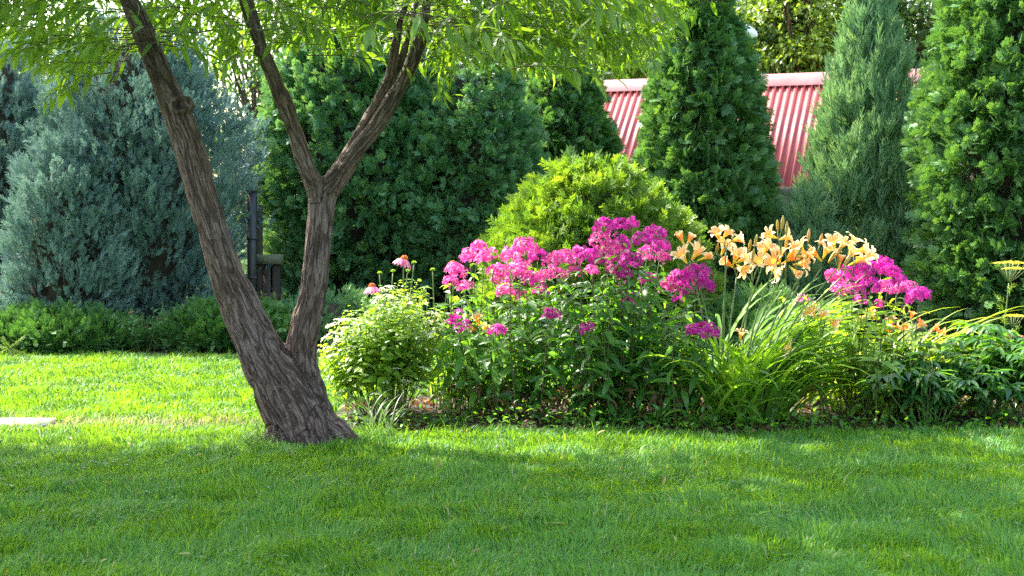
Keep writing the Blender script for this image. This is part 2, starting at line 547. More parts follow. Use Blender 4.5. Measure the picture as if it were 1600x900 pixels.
# ------------------------------------------------------------------ leaf, needle and flower templates
def kite(L=1.0, w=0.2, at=0.45, bend=0.0, base=(0, 0, 0), ang=0.0, lift=0.0):
    """One quad: a narrow scale or needle in the xy plane, pointing along +y turned by ang."""
    p = A([[0, 0, 0], [w / 2, L * at, 0], [0, L, 0], [-w / 2, L * at, 0]], float)
    p[:, 2] = bend * (p[:, 1] / L) ** 2 * L
    c, s = math.cos(ang), math.sin(ang)
    q = p.copy()
    q[:, 0] = p[:, 0] * c + p[:, 1] * s
    q[:, 1] = -p[:, 0] * s + p[:, 1] * c
    q[:, 2] += lift * np.linalg.norm(p[:, :2], axis=1)
    return Shape(q + A(base, float), [[0, 1, 2, 3]])


def blade_leaf(w=0.28, fold=0.06, droop=0.18, mid=0.42, seg=2):
    """Lanceolate leaf of length 1 with a folded midrib and a drooping tip."""
    ts = np.linspace(0, 1, seg + 2)
    v, t = [[0, 0, 0]], []
    wid = lambda x: w / 2 * (math.sin(math.pi * x ** (math.log(0.5) / math.log(mid)))) ** 0.8
    zz = lambda x: 0.06 * math.sin(math.pi * x) - droop * x * x
    faces = []
    prev = None
    for x in ts[1:-1]:
        k = len(v)
        v += [[-wid(x), x, zz(x) + fold], [0, x, zz(x)], [wid(x), x, zz(x) + fold]]
        if prev is None:
            faces += [[0, k + 1, k], [0, k + 2, k + 1]]
        else:
            faces += [[prev, prev + 1, k + 1, k], [prev + 1, prev + 2, k + 2, k + 1]]
        prev = k
    k = len(v)
    v.append([0, 1, zz(1)])
    faces += [[prev, prev + 1, k], [prev + 1, prev + 2, k]]
    return Shape(v, faces)


def fan_spray(pairs=6, w=0.13, a0=0.75, seed=1, z=0.06, curl=0.12):
    g = random.Random(seed)
    s = [kite(1.0, w * 0.9, 0.6, curl)]
    for i in range(pairs):
        t = 0.12 + 0.78 * i / pairs
        for sg in (-1, 1):
            L = (0.62 - 0.42 * t) * g.uniform(0.8, 1.15)
            s.append(kite(L, w * g.uniform(0.8, 1.2), 0.55, curl * g.uniform(-1, 2), (0, t + g.uniform(-.03, .03), curl * t * t), sg * a0 * g.uniform(0.75, 1.2), g.uniform(-z, z)))
    return merge_plain(s)


def merge_plain(shapes):
    m = merge(shapes)
    m.t = None
    return m


def plume(n=13, w=0.055, seed=1, spread=0.55, L=0.42):
    g = random.Random(seed)
    s = [kite(1.0, w, 0.5, 0.0)]
    for i in range(n):
        t = 0.05 + 0.85 * i / n
        th = i * 2.4 + g.random()
        k = kite(L * (1.1 - 0.55 * t) * g.uniform(.75, 1.2), w * g.uniform(.8, 1.3), 0.5, g.uniform(-.1, .1), (0, 0, 0), spread * g.uniform(.6, 1.2))
        c, sn = math.cos(th), math.sin(th)
        v = k.v.copy()
        k.v = np.stack([v[:, 0] * c + v[:, 2] * sn, v[:, 1] + t, -v[:, 0] * sn + v[:, 2] * c], -1)
        s.append(k)
    return merge_plain(s)


LEAF = [blade_leaf(0.26, 0.04, d) for d in (0.05, 0.2, 0.38)]
NARROW = [blade_leaf(0.215, 0.03, d, 0.4) for d in (0.0, 0.15, 0.35)]
OVAL = [blade_leaf(0.46, 0.06, d, 0.42) for d in (0.05, 0.2)]
SIMPLE = [Shape([[0, 0, 0], [-.26, .45, .07], [0, .5, 0], [.26, .45, .07], [0, 1, -.1]], [[0, 2, 1], [0, 3, 2], [1, 2, 4], [2, 3, 4]])]
FAN = [fan_spray(6, 0.125, 0.8, s) for s in range(4)]
FINE = [fan_spray(5, 0.095, 0.7, s + 10, curl=0.2) for s in range(4)]
PLUME = [plume(13, 0.075, s) for s in range(4)]
FEATHER = [plume(12, 0.05, s + 20, 0.38, 0.5) for s in range(4)]
SHOOT = [fan_spray(7, 0.09, 1.0, s + 30, z=0.15, curl=0.05) for s in range(4)]
for s_ in SHOOT:      # short needles on a long shoot
    s_.v[:, 0] *= 0.55


def scatter(acc, shapes, d, n, pos, size, tint, seed=0):
    """Instances of randomly chosen templates."""
    g = np.random.default_rng(seed + len(pos))
    pick = g.integers(0, len(shapes), len(pos))
    n = np.broadcast_to(n, np.shape(d))
    size = np.broadcast_to(size, (len(pos),) if np.ndim(size) < 2 else np.shape(size))
    tint = np.broadcast_to(tint, (len(pos),))
    for i, s in enumerate(shapes):
        k = pick == i
        if k.any():
            acc.inst(s, frames(d[k], n[k]), pos[k], size[k], tint[k])


def sphere_dirs(g, n):
    return unit(g.normal(size=(n, 3)))


# ------------------------------------------------------------------ the ground
def sheet(name, x0, x1, y0, y1, z, mat, nx=1, ny=1):
    acc = Acc()
    xs, ys = np.linspace(x0, x1, nx + 1), np.linspace(y0, y1, ny + 1)
    X, Yv = np.meshgrid(xs, ys)
    v = np.stack([X.ravel(), Yv.ravel(), np.full(X.size, z)], -1)
    q = []
    for j in range(ny):
        for i in range(nx):
            a = j * (nx + 1) + i
            q += [a, a + 1, a + nx + 2, a + nx + 1]
    acc.raw(v, q, [4] * (nx * ny), 0.5)
    return acc.build(name, mat)


tag(sheet("lawn", -260, 260, -60, 460, 0.0, M['turf']), kind='structure')


def poly_sheet(name, pts, z, mat):
    acc = Acc()
    v = np.column_stack([np.asarray(pts), np.full(len(pts), z)])
    acc.raw(v, np.arange(len(v)), [len(v)], 0.5)
    return acc.build(name, mat)


def wob(t, s, k):
    return 0.06 * math.sin(t * 3.1 * s + k) + 0.04 * math.sin(t * 7.3 * s + 2 * k)


# planting bed in the lawn
BED = []
for t in np.linspace(-1.0, 4.2, 40):
    BED.append((t, 7.36 + wob(t, 1, 1) + max(0, (-0.6 - t)) * 0.7))
for t in np.linspace(4.2, -1.0, 40):
    BED.append((t, 8.95 + wob(t, 1, 2) - max(0, (-0.5 - t)) * 0.7))
tag(poly_sheet("flower_bed_soil", BED, 0.004, M['soil']), kind='structure')
# long border under the conifers
BORD = [(t, 11.25 + wob(t, .6, 3) + (0 if t < -1.2 else min(1.0, (t + 1.2) * .4) * -0.35)) for t in np.linspace(-9, 9, 80)]
BORD += [(9, 17.5), (-9, 17.5)]
tag(poly_sheet("conifer_border_soil", BORD, 0.004, M['soil']), kind='structure')


def in_bed(x, y):
    return (x > -1.02) & (x < 4.2) & (y > 7.40 + np.maximum(0, -0.6 - x) * 0.7 + 0.06 * np.sin(x * 3.1 + 1)) & (y < 8.9 - np.maximum(0, -0.5 - x) * 0.7)


def border_y(x):
    return 11.28 + 0.06 * np.sin(x * 1.86 + 3) - np.clip((x + 1.2) * .4, 0, 1) * 0.35


# ------------------------------------------------------------------ grass
def make_grass():
    g = np.random.default_rng(3)
    acc = Acc()
    dry = Acc()
    bands = [(3.7, 5.2, 17000, 0.0036, 0.050), (5.2, 6.6, 12500, 0.0042, 0.050), (6.6, 8.2, 9000, 0.0050, 0.052), (8.2, 11.5, 5500, 0.0068, 0.052)]
    for y0, y1, dens, wd, ht in bands:
        area = (y1 - y0) * (0.36 * (y0 + y1) + 2.4)
        n = int(area * dens)
        y = g.uniform(y0, y1, n)
        x = g.uniform(-1, 1, n) * (0.36 * y + 1.2)
        keep = ~in_bed(x, y) & (y < border_y(x))
        slab = (x < -2.50 + 0.10 * np.sin(y * 40)) & (y > 7.57 + .05 * np.sin(x * 23) + .03 * np.sin(x * 61)) & (y < 7.84 + 0.04 * np.sin(x * 30))
        keep &= ~slab | (g.random(n) < .10)
        # worn, dry strip next to the slab
        worn = np.exp(-((y - 7.72) / 0.15) ** 2) * (x < -1.1) * np.clip((-1.1 - x) / 0.5, 0, 1)
        keep &= g.random(n) > worn * 0.75
        x, y, worn = x[keep], y[keep], worn[keep]
        n = len(x)
        clump = n2(x, y, 0.16, 1)
        patch = n2(x, y, 0.9, 2)
        H = ht * (0.55 + 0.75 * clump) * g.uniform(0.6, 1.35, n)
        wild = g.random(n) < 0.012
        ring = np.hypot((x + 1.02) / .36, (y - 7.15) / .34)
        H *= 1 + .25 * np.exp(-((ring - 1.0) / .28) ** 2)
        H[wild] *= 1.9
        lean_dir = n2(x, y, 0.28, 5) * 12 + g.normal(0, 0.9, n)
        lean = np.abs(g.normal(0.38, 0.28, n)) + 0.35 * n2(x, y, 0.35, 9)
        face = g.uniform(0, 2 * math.pi, n)
        w = wd * g.uniform(0.7, 1.35, n)
        side = np.stack([np.cos(face), np.sin(face), np.zeros(n)], -1) * w[:, None] / 2
        ld = np.stack([np.cos(lean_dir), np.sin(lean_dir), np.zeros(n)], -1)
        base = np.stack([x, y, np.zeros(n)], -1)
        up = A([0, 0, 1.0])
        mid = base + up * (H * 0.55)[:, None] + ld * (H * lean * 0.28)[:, None]
        tip = base + up * (H * np.clip(1 - 0.35 * lean, .35, 1))[:, None] + ld * (H * lean * 1.0)[:, None]
        v = np.stack([base - side, base + side, mid + side * .85, mid - side * .85, tip], 1)
        k = np.arange(n)[:, None] * 5
        q = np.concatenate([k + A([0, 1, 2, 3]), k + A([3, 2, 4])], 1)
        tint = np.clip(0.15 + 0.5 * patch + 0.35 * g.random(n) + (g.random(n) < 0.03) * 0.6, 0, 1)
        isdry = g.random(n) < (0.012 + worn * 0.75)
        for ac, kk in ((acc, ~isdry), (dry, isdry)):
            m_ = int(kk.sum())
            kb = np.arange(m_)[:, None] * 5
            qq = np.concatenate([kb + A([0, 1, 2, 3]), kb + A([3, 2, 4])], 1)
            ac.raw(v[kk].reshape(-1, 3), qq.ravel(), np.tile([4, 3], m_), np.repeat(tint[kk], 5))
    tag(acc.build("lawn_grass", M['grass']), "short mown green grass covering the lawn", kind='stuff')
    tag(dry.build("dry_grass", M['dry_grass']), "straw coloured dry blades scattered through the lawn and beside the slab", kind='stuff')


make_grass()


# ------------------------------------------------------------------ willow
def catmull(P, n):
    P = np.asarray(P, float)
    Q = np.vstack([2 * P[0] - P[1], P, 2 * P[-1] - P[-2]])
    out = []
    for i in range(len(P) - 1):
        p0, p1, p2, p3 = Q[i:i + 4]
        for t in np.linspace(0, 1, n, endpoint=False):
            out.append(0.5 * ((2 * p1) + (-p0 + p2) * t + (2 * p0 - 5 * p1 + 4 * p2 - p3) * t * t + (-p0 + 3 * p1 - 3 * p2 + p3) * t ** 3))
    out.append(P[-1])
    return A(out)


YT = 7.2
PXM = F / YT


def limb(rows):
    """rows: (px, py, radius px, depth offset) -> dense (x, y, z, r)."""
    P = []
    for px, py, r, dy in rows:
        p = W(px, py, YT)
        P.append([p[0], YT + dy, p[2], r * 1.02 / PXM])
    return catmull(P, 8)


LIMBS = [
    limb([(496, 712, 60, .0), (478, 680, 56, .0), (460, 645, 51, .0), (436, 600, 46, .0), (413, 560, 38, 0), (393, 520, 34, 0), (373, 475, 31, 0), (352, 420, 27.5, 0), (333, 360, 25, .0), (314, 300, 23.5, 0), (298, 240, 23.5, 0), (278, 182, 23, 0),
          (254, 125, 19, 0), (230, 62, 17.5, -.02), (203, 0, 15.5, -.04), (178, -70, 14, -.08), (150, -160, 11.5, -.14), (120, -270, 9, -.2), (80, -420, 6, -.25), (60, -560, 3, -.3)]),
    limb([(486, 690, 46, .04), (477, 640, 38, .04), (470, 590, 31, .04), (469, 550, 25.5, .04), (477, 500, 24, .05), (487, 450, 22.5, .06), (492, 400, 22, .07), (496, 350, 21.5, .08), (501, 305, 22, .09), (521, 280, 18, .09), (551, 240, 15.5, .06),
          (588, 195, 14, .03), (613, 155, 13.5, .0), (636, 115, 12.5, 0), (652, 75, 11, 0), (661, 40, 10, 0), (668, 0, 9.5, 0), (680, -80, 8.5, .02), (705, -190, 7, .05), (730, -330, 5, .1), (760, -460, 3, .2)]),
    limb([(499, 325, 18, .08), (490, 292, 16.5, .05), (479, 260, 15, .0), (463, 205, 13.5, -.05), (438, 135, 13, -.1), (415, 75, 11.5, -.14), (394, 5, 11, -.18), (375, -80, 9.5, -.25), (345, -190, 7.5, -.4), (310, -330, 5, -.55), (280, -430, 3, -.7)]),
    limb([(507, 310, 15, .14), (520, 272, 12, .16), (546, 226, 11, .16), (572, 182, 11, .16), (594, 146, 11, .16), (606, 115, 10.5, .16), (612, 80, 7.5, .15), (619, 40, 7, .14), (631, 0, 6.5, .14), (645, -90, 6, .2), (650, -200, 5, .3), (640, -330, 3, .5)]),
    limb([(603, 130, 8, .2), (618, 95, 7, .24), (628, 60, 6.5, .28), (637, 20, 6, .32), (646, -20, 5.5, .36), (680, -120, 5, .5), (730, -230, 4, .7), (790, -340, 2.5, .9)]),
    # roots
    limb([(470, 640, 38, .02), (500, 655, 27, -.04), (522, 668, 24, -.08), (545, 680, 20, -.12), (568, 694, 14, -.15), (596, 714, 7, -.17)]),
    limb([(490, 655, 30, -.06), (508, 684, 24, -.14), (532, 704, 15, -.2), (552, 722, 7, -.24)]),
    limb([(455, 630, 34, -.02), (450, 668, 33, -.05), (440, 692, 24, -.1), (424, 712, 12, -.16)]),
    limb([(478, 650, 34, .05), (492, 685, 30, -.12), (492, 705, 22, -.22), (490, 722, 10, -.32)]),
    limb([(478, 650, 34, .05), (470, 685, 30, .15), (460, 702, 20, .25), (450, 722, 10, .35)]),
]


def make_willow():
    root = thing("willow_tree", (LIMBS[0][0][0], YT, 0), "leaning multi-stemmed willow with furrowed bark and drooping narrow leaves over the lawn", "tree")
    acc = Acc()
    for L in LIMBS:
        acc.tube(L[:, :3], L[:, 3], 20)
    tmp = acc.build("tmp_trunk", None)
    md = tmp.modifiers.new("r", 'REMESH')
    md.mode = 'VOXEL'
    md.voxel_size = 0.0085
    sm = tmp.modifiers.new("s", 'SMOOTH')
    sm.factor = 0.6
    sm.iterations = 8
    dg = bpy.context.evaluated_depsgraph_get()
    me = bpy.data.meshes.new_from_object(tmp.evaluated_get(dg), depsgraph=dg)
    bpy.data.objects.remove(tmp)
    nv = len(me.vertices)
    co = np.zeros(nv * 3, np.float32)
    me.vertices.foreach_get('co', co)
    co = co.reshape(-1, 3).astype(float)
    no = np.zeros(nv * 3, np.float32)
    me.vertices.foreach_get('normal', no)
    no = no.reshape(-1, 3)
    best = np.full(nv, 1e9)
    bark = np.zeros((nv, 3))
    for li, L in enumerate(LIMBS):
        tan = unit(np.gradient(L[:, :3], axis=0))
        a = unit(np.cross(tan, A([0, 1.0, 0.0])))
        b = np.cross(tan, a)
        s = np.concatenate([[0], np.cumsum(np.linalg.norm(np.diff(L[:, :3], axis=0), axis=1))])
        for i in range(len(L) - 1):
            p0, p1 = L[i, :3], L[i + 1, :3]
            e = p1 - p0
            t = np.clip(((co - p0) @ e) / (e @ e), 0, 1)
            c = p0 + t[:, None] * e
            r = L[i, 3] * (1 - t) + L[i + 1, 3] * t
            q = co - c
            d = np.linalg.norm(q, axis=1) / r
            k = d < best
            best[k] = d[k]
            av = a[i] * (1 - t[k])[:, None] + a[i + 1] * t[k][:, None]
            bv = b[i] * (1 - t[k])[:, None] + b[i + 1] * t[k][:, None]
            bark[k, 0] = (q[k] * av).sum(1) + li * 3
            bark[k, 1] = (q[k] * bv).sum(1)
            bark[k, 2] = (s[i] + t[k] * (s[i + 1] - s[i])) * 0.11
    # furrows and swellings
    rid = 1 - np.abs(2 * vnoise(bark * 34 + 5) - 1)
    rid2 = 1 - np.abs(2 * vnoise(bark * 75 + 15) - 1)
    amp = np.clip(0.4 + (1.6 - co[:, 2]) * 0.5, 0.35, 1.0)
    disp = (-0.016 * rid ** 4 - 0.009 * rid2 ** 3) * amp + 0.014 * (vnoise(co * 7) - 0.5) + 0.006 * (vnoise(co * 19) - .5)

    def knot(px, py, rad, h, hole, rr=0.045):
        # a grown-over branch scar on the side of a stem that faces the camera
        c = W(px, py, YT)
        d = np.hypot(co[:, 0] - c[0], co[:, 2] - c[2])
        near = (no[:, 1] < 0.3) & (d < 0.2)
        return np.where(near, h * np.exp(-((d - rad) / 0.010) ** 2) - hole * np.exp(-(d / (rad * 0.45)) ** 2) + 0.4 * h * np.exp(-(d / rr) ** 2) - 0.5 * h * np.exp(-((d - rad * 1.7) / 0.010) ** 2), 0)
    disp += knot(285, 166, 0.036, 0.022, 0.045, 0.075) + knot(413, 84, 0.022, 0.008, 0.006) + knot(662, 57, 0.012, 0.006, 0.006) + knot(536, 262, .02, .006, .003)
    co += no * disp[:, None]
    me.vertices.foreach_set('co', co.astype(np.float32).ravel())
    me.polygons.foreach_set('use_smooth', np.ones(len(me.polygons), bool))
    for nm in list(me.attributes.keys()):
        if nm == 'tint':
            me.attributes.remove(me.attributes[nm])
    at = me.attributes.new('bark', 'FLOAT_VECTOR', 'POINT')
    at.data.foreach_set('vector', bark.astype(np.float32).ravel())
    me.materials.clear()
    me.materials.append(M['bark'])
    me.update()
    me.name = "trunk"
    link("trunk", me, root)

    # crown: branches, drooping twigs, narrow leaves
    g = np.random.default_rng(21)
    low = [(-400, -40), (-150, 60), (0, 95), (60, 130), (110, 130), (170, 105), (230, 70), (290, 60), (340, 125), (400, 90), (450, 70), (540, 85), (620, 70), (690, 120), (730, 80), (790, 95), (850, 140), (930, 128), (1010, 105), (1060, 45), (1110, 0), (1200, -80), (1400, -250), (1700, -400)]
    lx, ly = A(low, float).T
    starts = []
    # (x, y) footprint of the crown and how high it reaches
    while len(starts) < 1350:
        x = g.uniform(-4.3, 2.6)
        y = g.uniform(4.8, 9.3)
        ex = ((x + 0.75) / 3.3) ** 2 + ((y - 7.05) / 2.15) ** 2
        if ex > 1 or (x < -1.0 and y > 8.25 + (x + 1) * .12):
            continue
        px = 800 + F * x / y
        zlow = EYE + (HOR - np.interp(px, lx, ly)) / F * y
        top = zlow + 0.5 + 3.0 * math.sqrt(1 - ex)
        u = g.random()
        z = zlow + (top - zlow) * (u ** 1.35)
        if px < 560 and y < 6.2 and z < zlow + .3:
            continue
        if z < zlow + .3 and g.random() < .62:
            continue
        starts.append((x, y, z, zlow))
    # the low hanging fringe that the camera sees
    fr = 0
    while fr < 230:
        y = g.uniform(6.2, 8.0)
        px = g.uniform(-120, 1110)
        if 450 < px < 600 and g.random() < .45:
            continue
        if 185 < px < 290 and y < 7.3:
            continue
        zlow = EYE + (HOR - np.interp(px, lx, ly)) / F * y
        starts.append(((px - 800) / F * y, y, zlow + abs(g.normal(0, .16)) + .02, zlow))
        fr += 1
    starts += [(W(85, 150, 7.0)[0], 7.0, W(85, 150, 7.0)[2], 0), (W(70, 165, 7.05)[0], 7.05, W(70, 165, 7.05)[2], 0), (W(700, 165, 7.1)[0], 7.1, W(700, 150, 7.1)[2], 0), (W(690, 150, 7.0)[0], 7.0, W(690, 140, 7.0)[2], 0)]
    tw = Acc()
    pos, dirs, nor, size, tint = [], [], [], [], []
    for (x, y, z, zl) in starts:
        # (x, y, z) is the tip of the twig; it grows from above and towards the stems
        L = g.uniform(0.35, 0.75)
        o = unit(A([x + 0.7 + g.normal(0, 1.2), y - 7.2 + g.normal(0, 1.2), 0]))
        if np.linalg.norm(o) < .1:
            o = A([1.0, 0, 0])
        tip = A([x, y, z])
        hang = g.uniform(0.25, 0.9)
        P = []
        for t in np.linspace(0, 1, 7):
            back = 1 - t
            P.append(tip - o * L * back * (1 - 0.45 * hang * t) + A([0, 0, 1]) * L * hang * back * (0.9 - 0.5 * back))
        P = A(P) + g.normal(0, .008, (7, 3))
        tw.tube(P, np.linspace(0.0028, 0.0010, 7), 4)
        n = int(L / 0.030)
        tt = np.linspace(0.08, 1.0, n)
        idx = tt * 6
        i0 = np.minimum(idx.astype(int), 5)
        f = (idx - i0)[:, None]
        c = P[i0] * (1 - f) + P[i0 + 1] * f
        tg = unit(P[i0 + 1] - P[i0])
        th = np.arange(n) * 2.4 + g.random() * 6
        s1 = unit(np.cross(tg, A([0.1, .2, 1.0])))
        s2 = np.cross(tg, s1)
        rad = s1 * np.cos(th)[:, None] + s2 * np.sin(th)[:, None]
        d = tg * 0.8 + rad * g.uniform(0.45, 1.0, (n, 1)) + A([0, 0, -0.35]) + g.normal(0, .15, (n, 3))
        pos.append(c)
        dirs.append(d)
        nor.append(A([0, 0, 1.0]) + rad * .4 + g.normal(0, .45, (n, 3)))
        size.append(g.uniform(0.095, 0.150, n) * (0.75 + 0.25 * np.sin(tt * math.pi)))
        tint.append(np.clip(g.random(n) * .5 + 0.5 * tt, 0, 1))
    lf = Acc()
    dirs, nor, pos, size, tint = (np.concatenate(q) for q in (dirs, nor, pos, size, tint))
    # few leaves grow right in front of the bare stems
    lpx = 800 + F * pos[:, 0] / pos[:, 1]
    lpy = HOR - F * (pos[:, 2] - EYE) / pos[:, 1]
    hit = np.zeros(len(pos), bool)
    for Lm in LIMBS[:5]:
        sx = 800 + F * Lm[:, 0] / Lm[:, 1]
        sy = HOR - F * (Lm[:, 2] - EYE) / Lm[:, 1]
        for a_, b_, c_ in zip(sx[::2], sy[::2], Lm[::2, 3]):
            hit |= np.hypot(lpx - a_, lpy - b_) < c_ * PXM + 24
    keep = ~(hit & (pos[:, 1] < 7.35) & (lpy > -60) & (g.random(len(pos)) < .9))
    scatter(lf, NARROW, dirs[keep], nor[keep], pos[keep], size[keep], tint[keep])
    lf.build("foliage", M['willow_leaf'], root)
    # side branches from the stems out to the twigs
    stem_pts = np.concatenate([L[-40:] for L in LIMBS[:5]])
    S = A(starts)
    for k in range(60):
        t = S[g.integers(0, len(S))][:3] + A([0, 0, .35])
        c = stem_pts[stem_pts[:, 2] > 2.05]
        j = np.argmin(np.linalg.norm(c[:, :3] - t, axis=1) + np.where(c[:, 2] > t[2] + .2, 2, 0))
        a = c[j, :3]
        m_ = (a + t) / 2 + A([0, 0, 0.18 * np.linalg.norm(t - a)]) + g.normal(0, .06, 3)
        P = catmull(np.vstack([a, m_, t]), 6)
        tw.tube(P, np.linspace(min(c[j, 3] * .6, .022), .004, len(P)), 6)
    tw.build("branchwork", M['far_bark'], root, True)


make_willow()


# ------------------------------------------------------------------ second broad crown, added unseen outside the picture to shade the near lawn
def broad_tree(name, label, loc, height, rx, ry, rz, cz, nleaf, mat, leaf=0.085, group=None, seed=0, clump=0.33, trunk_r=0.14, nclump=120, shapes=SIMPLE, hollow=0.45):
    g = np.random.default_rng(seed + 100)
    x0, y0 = loc
    root = thing(name, (x0, y0, 0), label, "tree", group)
    c0 = A([x0, y0, cz])
    cd = sphere_dirs(g, nclump)
    rr = g.uniform(hollow, 1.0, nclump) ** 0.6
    lump = 0.78 + 0.44 * vnoise(cd * 2.3 + seed)
    cc = c0 + cd * rr[:, None] * lump[:, None] * A([rx, ry, rz])
    tk = Acc()
    base = A([x0, y0, -0.05])
    top = A([x0 + g.normal(0, .1), y0, cz + rz * .5])
    P = catmull(np.vstack([base, base * .6 + top * .4 + A([g.normal(0, .08), 0, 0]), top]), 8)
    tk.tube(P, np.linspace(trunk_r, trunk_r * .3, len(P)), 10)
    for k in range(min(nclump, 46)):
        s = P[int(g.uniform(.35, .95) * (len(P) - 1))]
        e = cc[k]
        m_ = (s + e) / 2 + A([0, 0, -.1]) + g.normal(0, .08, 3)
        Q = catmull(np.vstack([s, m_, e]), 5)
        tk.tube(Q, np.linspace(trunk_r * .28, .008, len(Q)), 5)
    tk.build("trunk", M['far_bark'], root, True)
    which = g.integers(0, nclump, nleaf)
    csz = clump * g.uniform(.6, 1.3, nclump)
    off = g.normal(0, 1, (nleaf, 3)) * A([1, 1, .6])
    pos = cc[which] + off * csz[which][:, None] * .55
    d = unit(pos - c0) * .5 + sphere_dirs(g, nleaf) * .8 + A([0, 0, -.3])
    nrm = A([0, 0, 1.0]) + g.normal(0, .5, (nleaf, 3)) + unit(pos - c0) * .4
    ct = g.random(nclump)
    lf = Acc()
    scatter(lf, shapes, d, nrm, pos, leaf * g.uniform(.65, 1.25, nleaf), np.clip(ct[which] * .6 + g.random(nleaf) * .4, 0, 1))
    lf.build("crown", mat, root)
    return root


broad_tree("unseen_shade_tree", "unseen broad leafy tree added beside the view to shade the near lawn", (-5.6, 7.75), 6.0, 2.9, 1.5, 1.1, 4.4, 64000, M["willow_leaf"], 0.13, seed=1, nclump=190, clump=0.42)


# ------------------------------------------------------------------ conifers
def conifer(name, label, px, Y, prof, height, mat, shapes, nclump, per, size, up=0.6, seed=0, csz=0.10, spread=0.45, trunk=True, lumpy=.30,
            core=0.58, group=None, cat="tree", vertical_fans=True, jit=0.36, tipup=0.0, base_z=0.02, lean=0.0, flat=1.0, tintlo=0.0):
    """prof: list of (height fraction, radius)."""
    g = np.random.default_rng(seed + 500)
    x0 = (px - 800) / F * Y
    root = thing(name, (x0, Y, 0), label, cat, group)
    ph, pr = A(prof, float).T
    Rf = lambda h: np.interp(h, ph, pr)
    # clump positions by area
    hh = np.linspace(0, 1, 400)
    w = Rf(hh) + 0.03
    hs = np.interp(g.random(nclump), np.cumsum(w) / w.sum(), hh)
    th = g.uniform(0, 2 * math.pi, nclump)
    rr = Rf(hs)
    lump = 1.01 - lumpy * .5 + lumpy * vnoise(np.stack([np.cos(th) * 1.6 + 9, np.sin(th) * 1.6 + 9, hs * height * 1.7 + seed], -1))
    rad = rr * lump * (1 - jit * g.random(nclump) ** 1.6)
    c = np.stack([x0 + np.cos(th) * rad + lean * hs, Y + np.sin(th) * rad * flat, base_z + hs * height], -1)
    out = np.stack([np.cos(th), np.sin(th), np.zeros(nclump)], -1)
    # slope of the profile turns the tips up near the top
    slope = (Rf(np.minimum(hs + .03, 1)) - Rf(np.maximum(hs - .03, 0))) / (0.06 * height)
    upn = np.clip(up - slope * .55, .1, 3)
    cdir = unit(out + A([0, 0, 1.0]) * upn[:, None] + g.normal(0, .2, (nclump, 3)))
    n = nclump * per
    ci = np.repeat(np.arange(nclump), per)
    sz_c = csz * g.uniform(.7, 1.4, nclump)
    along = g.random(n)
    pos = c[ci] + cdir[ci] * ((along - .55) * 1.6 * sz_c[ci])[:, None] + g.normal(0, 1, (n, 3)) * (sz_c[ci] * (1.1 - .85 * along))[:, None] * .5
    d = unit(cdir[ci] + g.normal(0, spread, (n, 3)) + A([0, 0, tipup]))
    if vertical_fans:
        tang = np.stack([-np.sin(th[ci]), np.cos(th[ci]), np.zeros(n)], -1)
        nrm = tang * g.choice([-1, 1], n)[:, None] * g.uniform(0, 1, (n, 1)) + out[ci] * .7 + g.normal(0, .45, (n, 3))
    else:
        nrm = A([0, 0, 1.0]) + g.normal(0, .3, (n, 3))
    keep = pos[:, 2] > 0.0
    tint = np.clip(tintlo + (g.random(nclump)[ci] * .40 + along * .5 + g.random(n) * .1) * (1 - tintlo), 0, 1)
    lf = Acc()
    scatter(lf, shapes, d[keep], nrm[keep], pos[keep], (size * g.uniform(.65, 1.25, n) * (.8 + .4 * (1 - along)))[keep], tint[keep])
    lf.build("foliage", mat, root)
    # dead inner twigs
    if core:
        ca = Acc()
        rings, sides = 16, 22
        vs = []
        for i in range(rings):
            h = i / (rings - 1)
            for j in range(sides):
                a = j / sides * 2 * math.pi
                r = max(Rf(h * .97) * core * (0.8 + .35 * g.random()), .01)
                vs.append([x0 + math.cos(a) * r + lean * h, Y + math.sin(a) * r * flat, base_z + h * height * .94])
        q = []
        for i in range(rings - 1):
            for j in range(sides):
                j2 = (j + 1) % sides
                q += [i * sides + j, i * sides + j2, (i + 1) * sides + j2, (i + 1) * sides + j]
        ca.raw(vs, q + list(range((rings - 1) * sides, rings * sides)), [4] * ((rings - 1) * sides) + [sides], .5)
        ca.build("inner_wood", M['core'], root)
    tk = Acc()
    if trunk:
        tk.tube([[x0, Y, -.05], [x0 + lean * .5, Y, height * .5], [x0 + lean, Y, height * .96]], [0.07, .045, .006], 8)
    for k in range(0, nclump, max(1, nclump // 90)):
        e = c[k] - cdir[k] * .02
        s = A([x0 + lean * hs[k] * .6, Y, max(.02, e[2] - .35 * rr[k] - .1)])
        tk.tube([s, (s + e) / 2 + A([0, 0, -.03]), e], [.012, .008, .003], 4)
    tk.build("trunk", M['far_bark'], root, True)
    return root


J = lambda h: None
conifer("blue_juniper", "broad steel blue juniper behind the leaning willow stem", 217, 13.0, [(0, .5), (.12, .84), (.45, .92), (.7, .85), (.87, .66), (1, .2)], 2.85, M['blue_juniper'], PLUME, 330, 40, 0.12, up=1.2, seed=1, csz=.22, spread=.28, tipup=.3, group="blue junipers", jit=.55, lumpy=.75, core=.5)
conifer("blue_juniper", "darker blue green juniper standing behind the pink flowering perennials", 5, 14.2, [(0, .5), (.15, .8), (.5, .85), (.8, .55), (1, .05)], 2.75, M['blue_juniper'], PLUME, 300, 32, 0.125, up=1.2, seed=2, csz=.20, spread=.3, tipup=.25, group="blue junipers", jit=.38)
conifer("blue_juniper", "lower pale blue green juniper right behind the first nest spruce", 105, 12.3, [(0, .3), (.2, .52), (.6, .5), (.85, .3), (1, .04)], 1.72, M['blue_juniper'], PLUME, 150, 30, 0.115, up=1.1, seed=3, csz=.17, spread=.3, tipup=.25, group="blue junipers", tintlo=.25, jit=.36)
